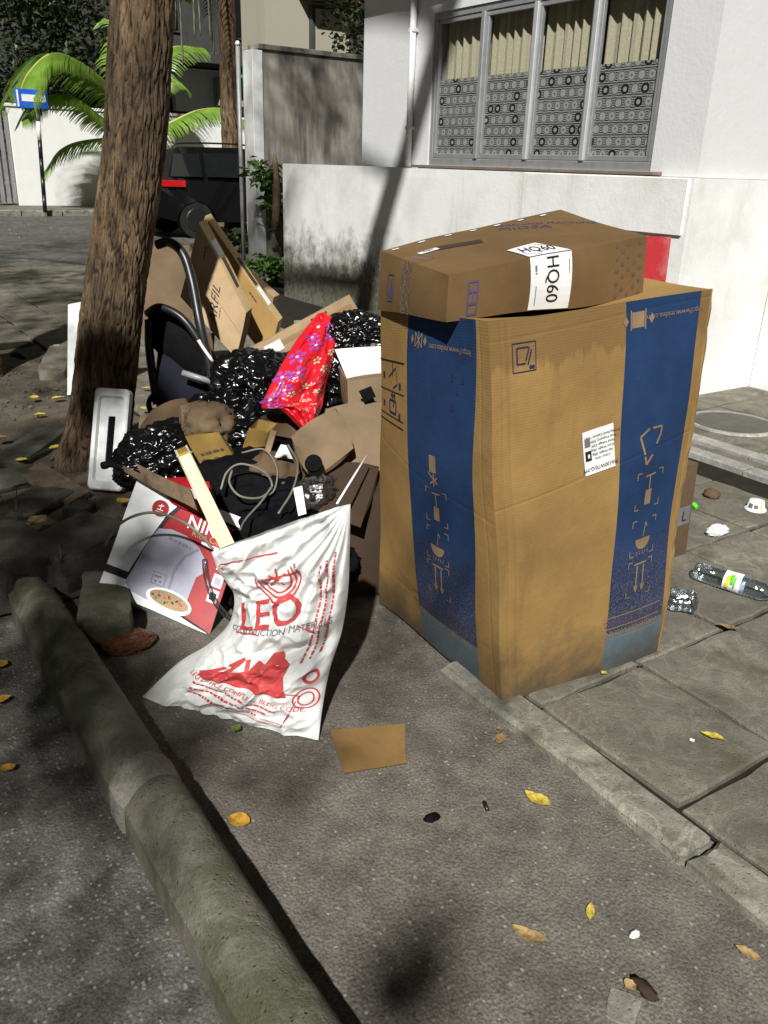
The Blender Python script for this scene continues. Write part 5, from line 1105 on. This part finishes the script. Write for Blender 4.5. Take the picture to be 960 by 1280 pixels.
for (a, b, r, z) in lay_:
    for (x, y) in rr(0, 0, a, b, r): vs.append(ctr + rgt*x + upv*y + nv*(z+.003*mn.noise(V((x*30, y*30, z*9)))))
for k in range(len(lay_)-1):
    for i in range(ns): j = (i+1) % ns; fs.append((k*ns+i, k*ns+j, (k+1)*ns+j, (k+1)*ns+i))
fs.append(tuple(range(ns-1, -1, -1))); mk('tray_body', vs, fs, M['foam'], ft)
mk('slot', [ctr+rgt*x+upv*y+nv*.007 for x, y in rr(0, 0, .0165, hh/2-.126, .006)], [tuple(range(ns))], M['black_cloth'], ft)
pnl, _ = slab('white_board', GQ((84, 494, 5.5), (128, 486, 5.4), (132, 372, 5.45), (85, 381, 5.55)), V((.02, .03, 0)), M['white_metal'], None, n=2); tag(pnl, 'white framed panel standing behind the leaning tree', 'panel')
_['front'].rect(_['front'].W*.16, _['front'].H*.05, _['front'].W, _['front'].H*.93, M['foam'], .004, 'inner_panel')

# ------------------------------------------------------------------ rubble and boards at the tree foot
def rock(name, label, c, r, seed, m=M['rubble'], rz=0, cat='stone', tilt=0):
    rn = random.Random(seed); bm = bmesh.new()
    for sx in (-1, 1):
        for sy in (-1, 1):
            for sz in (-1, 1):
                for k in range(2): bm.verts.new((sx*r[0]*rn.uniform(.72, 1), sy*r[1]*rn.uniform(.72, 1), sz*r[2]*rn.uniform(.8, 1)))
    bmesh.ops.convex_hull(bm, input=bm.verts); bmesh.ops.delete(bm, geom=[v for v in bm.verts if not v.link_faces], context='VERTS')
    bmesh.ops.bevel(bm, geom=bm.edges[:], offset=min(r)*.10, segments=1, affect='EDGES'); bmesh.ops.triangulate(bm, faces=bm.faces)
    bmesh.ops.subdivide_edges(bm, edges=bm.edges, cuts=3, use_grid_fill=True)
    mat = Matrix.Translation(V(c)) @ Matrix.Rotation(rz, 4, 'Z') @ Matrix.Rotation(tilt, 4, 'X')
    for v in bm.verts: v.co = mat @ (v.co + mn.noise_vector(v.co*16+V((seed, 0, 0)))*.007 + mn.noise_vector(v.co*45+V((seed, 0, 0)))*.002)
    return tag(from_bm(name, bm, m, None, True), label, cat)
rock('kerb_fragment', 'broken rounded kerb fragment beside the far end of the kerb', GZ(135, 762, .05), (.20, .085, .07), 1, M['rkerb'], 1.25)
rock('concrete_block', 'large dark concrete block left of the red appliance box', GZ(98, 690, .06), (.21, .15, .085), 2, rz=.5)
rock('concrete_block', 'dark concrete block past the rounded kerb end', GZ(12, 700, .06), (.13, .22, .09), 3, rz=.2)
rock('concrete_slab', 'flat broken concrete slab near the tree foot', GZ(45, 632, .03), (.16, .11, .035), 4, rz=.7)
rock('concrete_slab', 'tilted concrete slab behind the wooden board on the soil', GZ(20, 600, .03), (.14, .1, .03), 5, rz=.2, tilt=.15)
rock('concrete_slab', 'thin stone slab half under the tree trunk on the soil', GZ(40, 560, .03), (.30, .10, .03), 6, rz=.9)
rock('stone', 'small stone between the concrete blocks on the soil', GZ(100, 640, .03), (.07, .05, .035), 7, rz=.7)
rock('concrete_edge', 'broken concrete edging slab on the soil before the paved corner', GZ(72, 455, .03), (.10, .48, .05), 8, M['slab'], rz=-.32)
x, _ = slab('wooden_board', [GZ(86, 628, .05), GZ(112, 614, .055), GZ(52, 578, .07), GZ(18, 588, .06)], V((0, 0, -.022)), M['plank'], None, amp=.004, n=8, seed=41); tag(x, 'weathered wooden board lying on the soil by the tree foot', 'board')
h0 = GZ(24, 447, .02); pit = tag(bag('burrow_pit', None, (h0.x, h0.y, -.03), (.06, .22, .07), 44, M['black_cloth'], .05, 3), 'dark broken hole in the paving beside the edge tree', 'hole')
bag('amber_wrapper', 'crushed shiny amber plastic wrapper on the road by the kerb fragment', GZ(160, 803, .02), (.08, .055, .03), 31, M['amber'], .12, 5, 'wrapper', base=.006)
sc, _ = hexa('cardboard_scrap', [GZ(430, 968, .008), GZ(508, 955, .008), GZ(506, 906, .010), GZ(412, 913, .009)], [GZ(430, 967, .013), GZ(508, 954, .014), GZ(506, 905, .016), GZ(412, 912, .015)], M['card_scrap'], None, amp=.003, freq=9, n=10, seed=42); tag(sc, 'flat brown cardboard scrap lying on the road before the white sack', 'cardboard')

# ------------------------------------------------------------------ litter on the sidewalk
def lathe(name, prof, p0, ax, m, parent, seg=28, crush=0, seed=0):
    ax = V(ax).normalized(); a = ax.cross(V((0, 0, 1))).normalized() if abs(ax.z) < .9 else V((1, 0, 0)); b = ax.cross(a); vs, fs = [], []
    for (x, r) in prof:
        for k in range(seg):
            an = 2*pi*k/seg; d = a*cos(an)+b*sin(an); q = p0+ax*x+d*r
            vs.append(q + d*(crush*mn.noise(q*30+V((seed, 0, 0)))))
    for i in range(len(prof)-1):
        for k in range(seg): j = (k+1) % seg; fs.append((i*seg+k, i*seg+j, (i+1)*seg+j, (i+1)*seg+k))
    return mk(name, vs, fs, m, parent, True)
zb = ZS+.039; b0, b1 = GZ(868, 712, zb), GZ(968, 744, zb); ax = (b1-b0).normalized()
pb = empty('plastic_bottle', b0, 'clear plastic water bottle with green label lying on the sidewalk', 'bottle')
pr = [(0, .0), (.002, .02), (.006, .031), (.016, .036)]
for k in range(16): x = .024+k*.0135; pr += [(x, .0365), (x+.0045, .0335 if k not in (7, 8, 9, 10) else .0362)]
pr += [(.245, .036), (.262, .031), (.278, .021), (.288, .0135), (.296, .0128), (.30, .0155), (.303, .0128), (.318, .0128)]
lathe('bottle_body', pr, b0, ax, M['pet'], pb, 32, .004, 1)
lathe('bottle_cap', [(.302, .0), (.302, .0155), (.322, .0155), (.323, .0)], b0, ax, M['sign_blue'], pb, 18)
lathe('label', [(.118, .0372), (.135, .0378), (.165, .0378), (.180, .0372)], b0, ax, M['paper'], pb, 32, .0035, 1)
sd_ = ax.cross(V((0, 0, 1))).normalized(); cv = (V((0, 0, CAMH))-b0).normalized(); nb_ = (cv-ax*cv.dot(ax)).normalized(); tb_ = nb_.cross(ax)
def on_label(x, a): d = nb_*cos(a)+tb_*sin(a); return b0+ax*x+d*.0405
def label_patch(x0, x1, a0, a1, m):
    n = 6; vs = [on_label(x0+(x1-x0)*j, a0+(a1-a0)*k/n) for k in range(n+1) for j in (0, 1)]; mk('label_print', vs, [(2*k, 2*k+1, 2*k+3, 2*k+2) for k in range(n)], m, pb)
label_patch(.130, .142, -.7, .5, M['label_yellow']); label_patch(.146, .156, -.3, .7, M['label_green']); label_patch(.158, .164, -.6, .5, M['label_green']); label_patch(.142, .1455, .1, .6, M['label_green'])
c0 = GZ(872, 752, ZS+.042); c1 = GZ(838, 748, ZS+.04); ax2 = (c1-c0).normalized()
cp = empty('plastic_tub', c0, 'clear squat plastic tub lying against the huge carton', 'tub')
lathe('tub_body', [(0, 0), (.002, .030), (.01, .038), (.024, .041), (.03, .038), (.042, .042), (.05, .039), (.064, .043), (.08, .043), (.10, .035)], c0, ax2, M['pet'], cp, 28, .004, 5)
u0 = GZ(944, 637, ZS); cu = empty('paper_cup', u0, 'small white paper tub standing upside down on the sidewalk', 'cup')
lathe('cup_body', [(0.0, .047), (.003, .049), (.007, .047), (.008, .040), (.045, .033), (.047, .031), (.044, .0)], V((u0.x, u0.y, ZS)), V((0, 0, 1)), M['paper'], cu, 28)
def cup_patch(a0, a1, z0, z1, m):
    n = 5; vs = []
    for k in range(n+1):
        a = a0+(a1-a0)*k/n
        for z in (z0, z1): r = .0406-(z-.008)/.037*.007; vs.append((u0.x+r*cos(a), u0.y+r*sin(a), ZS+z))
    mk('printed_mark', vs, [(2*k, 2*k+1, 2*k+3, 2*k+2) for k in range(n)], m, cu)
va = math.atan2(-u0.y, -u0.x)
cup_patch(va-.95, va-.35, .014, .036, M['ink_grey']); cup_patch(va-.2, va+.3, .016, .034, M['ink_grey']); cup_patch(va+.55, va+.8, .014, .036, M['label_yellow'])
bag('crumpled_tissue', 'crumpled white tissue on the sidewalk past the bottle', GZ(897, 663, ZS+.012), (.05, .028, .02), 33, M['paper'], .3, 4, 'paper', base=ZS)
bag('dark_litter', 'dark crumpled scrap on the sidewalk beyond the tissue', GZ(890, 618, ZS+.015), (.03, .03, .022), 34, M['card_dark'], .3, 3, 'litter', base=ZS)
g0 = GZ(867, 633, ZS+.012); bm = bmesh.new(); bmesh.ops.create_cone(bm, cap_ends=True, segments=16, radius1=.02, radius2=.018, depth=.02, matrix=Matrix.Translation(g0) @ Matrix.Rotation(1.1, 4, 'Y')); tag(from_bm('bottle_cap', bm, M['label_green'], None), 'green bottle cap on the sidewalk behind the huge carton', 'cap')
xr = GY(864, 640, 1.85).x
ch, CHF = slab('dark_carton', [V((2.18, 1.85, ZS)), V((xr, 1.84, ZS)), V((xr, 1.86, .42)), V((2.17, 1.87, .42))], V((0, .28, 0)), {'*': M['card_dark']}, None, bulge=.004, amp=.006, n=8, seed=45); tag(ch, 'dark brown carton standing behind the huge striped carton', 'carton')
f = CHF['front']; f.rect(f.W*.74, f.H*.36, f.W*.985, f.H*.56, M['ink_grey'], .002, 'label'); f.text('L', f.W*.92, f.H*.45, .06, M['ink_black'], 0, off=.004)

# fallen leaves: one object each
def leaf_mesh(L, Wd, curl, seed):
    rn = random.Random(seed); n = 9; vs, fs = [], []
    for i in range(n+1):
        t = i/n; w_ = Wd*(sin(pi*t**.85)**.8)*(1+.12*rn.uniform(-1, 1)) if 0 < t < 1 else .0008; x = (t-.5)*L; z = curl*L*(4*(t-.5)**2)*.5+.002
        for k in (-1, -.5, 0, .5, 1): vs.append((x, k*w_, z+abs(k)*w_*.32+.0015*rn.random()))
    for i in range(n):
        for k in range(4): a = i*5+k; fs.append((a, a+1, a+6, a+5))
    b = len(vs); vs += [(-.5*L, .0012, .003), (-.5*L, -.0012, .003), (-.5*L-L*.22, 0, .006)]; fs.append((b, b+1, b+2))
    me = bpy.data.meshes.new('fallen_leaf'); me.from_pydata(vs, [], fs); me.update(); me.polygons.foreach_set('use_smooth', [True]*len(me.polygons)); return me
LV = [(671, 1002, 0, .075, .021, 'leaf_y', 2.4, 'speckled yellow leaf on the asphalt before the sidewalk edge'), (738, 1140, 0, .042, .009, 'leaf_y', 1.3, 'small narrow yellow leaf on the asphalt near the pale chips'), (661, 1173, 0, .078, .02, 'leaf_t', 2.5, 'large tan dry leaf on the open asphalt'),
      (626, 925, 0, .055, .015, 'leaf_b', 1.1, 'curled brown leaf on the asphalt beside the huge carton corner'), (890, 921, ZS, .06, .012, 'leaf_y', 2.5, 'bright yellow leaf on the paving slab'), (298, 1028, 0, .055, .026, 'leaf_o', 2.9, 'yellow and brown leaf beside the rounded kerb shadow'),
      (10, 962, 0, .04, .018, 'leaf_o', 2.6, 'round orange leaf on the dark road left of the kerb'), (3, 876, 0, .05, .02, 'leaf_o', .6, 'orange leaf on the road left of the mossy kerb'), (2, 832, 0, .05, .022, 'leaf_o', 1.4, 'orange leaf on the road near the kerb end'),
      (934, 1193, 0, .05, .012, 'leaf_t', 2.5, 'tan leaf tip on the asphalt by the sidewalk corner'), (788, 1233, 0, .024, .014, 'leaf_t', .4, 'tiny pale leaf scrap on the asphalt'), (910, 785, ZS, .07, .012, 'leaf_b', 2.6, 'brown dry leaf on the slab joint below the bottle'),
      (295, 912, .012, .035, .013, 'leaf_g', 1.2, 'green leaf under the edge of the white sack'), (50, 519, .03, .07, .026, 'leaf_y', .4, 'yellow leaf on the soil beside the stone slab'), (73, 498, .03, .085, .028, 'leaf_y', .8, 'large pale yellow leaf on the soil left of the white panel'),
      (43, 498, .03, .06, .026, 'leaf_y', .2, 'small yellow leaf on the soil left of the large pale leaf'), (70, 560, .05, .07, .025, 'leaf_y', .7, 'yellow leaf on the stone slab by the trunk'), (27, 576, .05, .06, .022, 'leaf_y', .1, 'dull yellow leaf on the soil beside the tilted slab'),
      (2, 548, .04, .08, .03, 'leaf_t', .9, 'tan leaf on the soil at the edge of the stone slab'), (183, 512, .06, .075, .028, 'leaf_y', .5, 'yellow leaf behind the foam tray by the pushchair'), (190, 506, .07, .075, .028, 'leaf_o', .9, 'orange leaf overlapping the yellow one by the pushchair'), (183, 486, .05, .06, .025, 'leaf_y', .2, 'yellow leaf on the paving behind the pushchair leg'),
      (80, 443, ZS, .07, .024, 'leaf_t', .3, 'pale leaf on the paving corner near the white panel'), (70, 433, ZS, .06, .02, 'leaf_t', .9, 'small pale leaf on the paved corner edge'), (155, 628, .03, .07, .03, 'leaf_o', .9, 'orange leaf below the foam tray'), (30, 660, .06, .09, .035, 'leaf_b', .4, 'brown leaf lying between the concrete blocks'), (48, 652, .07, .09, .035, 'leaf_t', 1.3, 'dry tan leaf on the broken concrete slab'), (625, 912, 0, .02, .008, 'leaf_b', .3, 'tiny brown leaf scrap at the huge carton corner'), (755, 842, ZS, .022, .009, 'leaf_y', .7, 'tiny yellow scrap at the foot of the huge carton')]
for k, (x, y, z, L, wd, m, a, lab) in enumerate(LV):
    me = leaf_mesh(L, wd, random.Random(k).uniform(.05, .28), k); me.materials.append(M[m]); o = bpy.data.objects.new('fallen_leaf', me); C.objects.link(o)
    o.location = GZ(x, y, z+.008); o.rotation_euler = (random.Random(k).uniform(-.12, .12), random.Random(k+50).uniform(-.12, .12), -HEAD+a); tag(o, lab, 'leaf', 'fallen leaves')
bag('dark_clump', 'dark flattened clump of litter on the asphalt', GZ(540, 1022, .008), (.018, .012, .006), 51, M['black_cloth'], .25, 3, 'litter', base=.007)
x = tube('cigarette_end', GQ((605, 1006, GZ(605, 1006).y), (609, 1016, GZ(609, 1016).y)), .006, M['black_metal'], None, 8); x.location.z += .008; tag(x, 'short black plastic stub on the asphalt', 'stub')
bag('root_clump', 'brown matted root clump on the asphalt by a flat stone', GZ(806, 1236, .01), (.011, .022, .007), 52, M['card_deep'], .4, 3, 'litter', base=.006)
rock('flat_stone', 'flat pale stone set in the asphalt beside the root clump', GZ(778, 1262, .002), (.035, .03, .008), 53, M['mortar'], .5)
bag('tissue_scrap', 'torn white tissue scrap on the asphalt', GZ(793, 1168, .01), (.011, .006, .005), 54, M['paper'], .35, 3, 'paper', base=.006)
x = tube('cigarette_butt', [GZ(862, 924, ZS+.006), GZ(868, 926, ZS+.006)], .004, M['paper'], None, 8); tag(x, 'white cigarette butt on the slab beside the bright yellow leaf', 'butt')
def chips(name, label, n, seed, reg, smin, smax, m, z0=0):
    rn = random.Random(seed); vs, fs = [], []
    for _ in range(n):
        (x, y) = reg(rn); s = smin+(smax-smin)*rn.random()**3; b = len(vs)
        for k in range(4): a = k*pi/2+rn.uniform(-.5, .5); vs.append((x+s*cos(a)*rn.uniform(.6, 1), y+s*sin(a)*rn.uniform(.6, 1), z0+s*.3))
        vs += [(x, y, z0+s*.75)]
        for k in range(4): vs.append((vs[b+k][0]*1.0, vs[b+k][1], z0-.002))
        fs += [(b, b+1, b+4), (b+1, b+2, b+4), (b+2, b+3, b+4), (b+3, b, b+4)] + [(b+k, b+5+k, b+5+(k+1) % 4, b+(k+1) % 4) for k in range(4)]
    o = mk(name, vs, fs, m); return tag(o, label, 'gravel', kind='stuff')
chips('pale_grit', 'pale grit and shell chips strewn over the asphalt', 330, 3, lambda r: (r.uniform(.6, 1.42), r.uniform(-.2, 2.3)), .001, .0055, M['mortar'], .006)
chips('grey_grit', 'grey grit strewn over the asphalt', 900, 4, lambda r: (r.uniform(.6, 1.42), r.uniform(-.2, 2.6)), .0015, .006, M['rubble'], .006)
chips('soil_grit', 'small stones and crumbs on the soil', 900, 5, lambda r: (r.uniform(.3, 1.5), r.uniform(2.9, 7.0)), .004, .018, M['rubble'], .02)
chips('street_litter', 'pale litter crumbs on the cross street', 34, 6, lambda r: (r.uniform(2.0, 6.0), r.uniform(13, 22)), .015, .045, M['mortar'], .0)
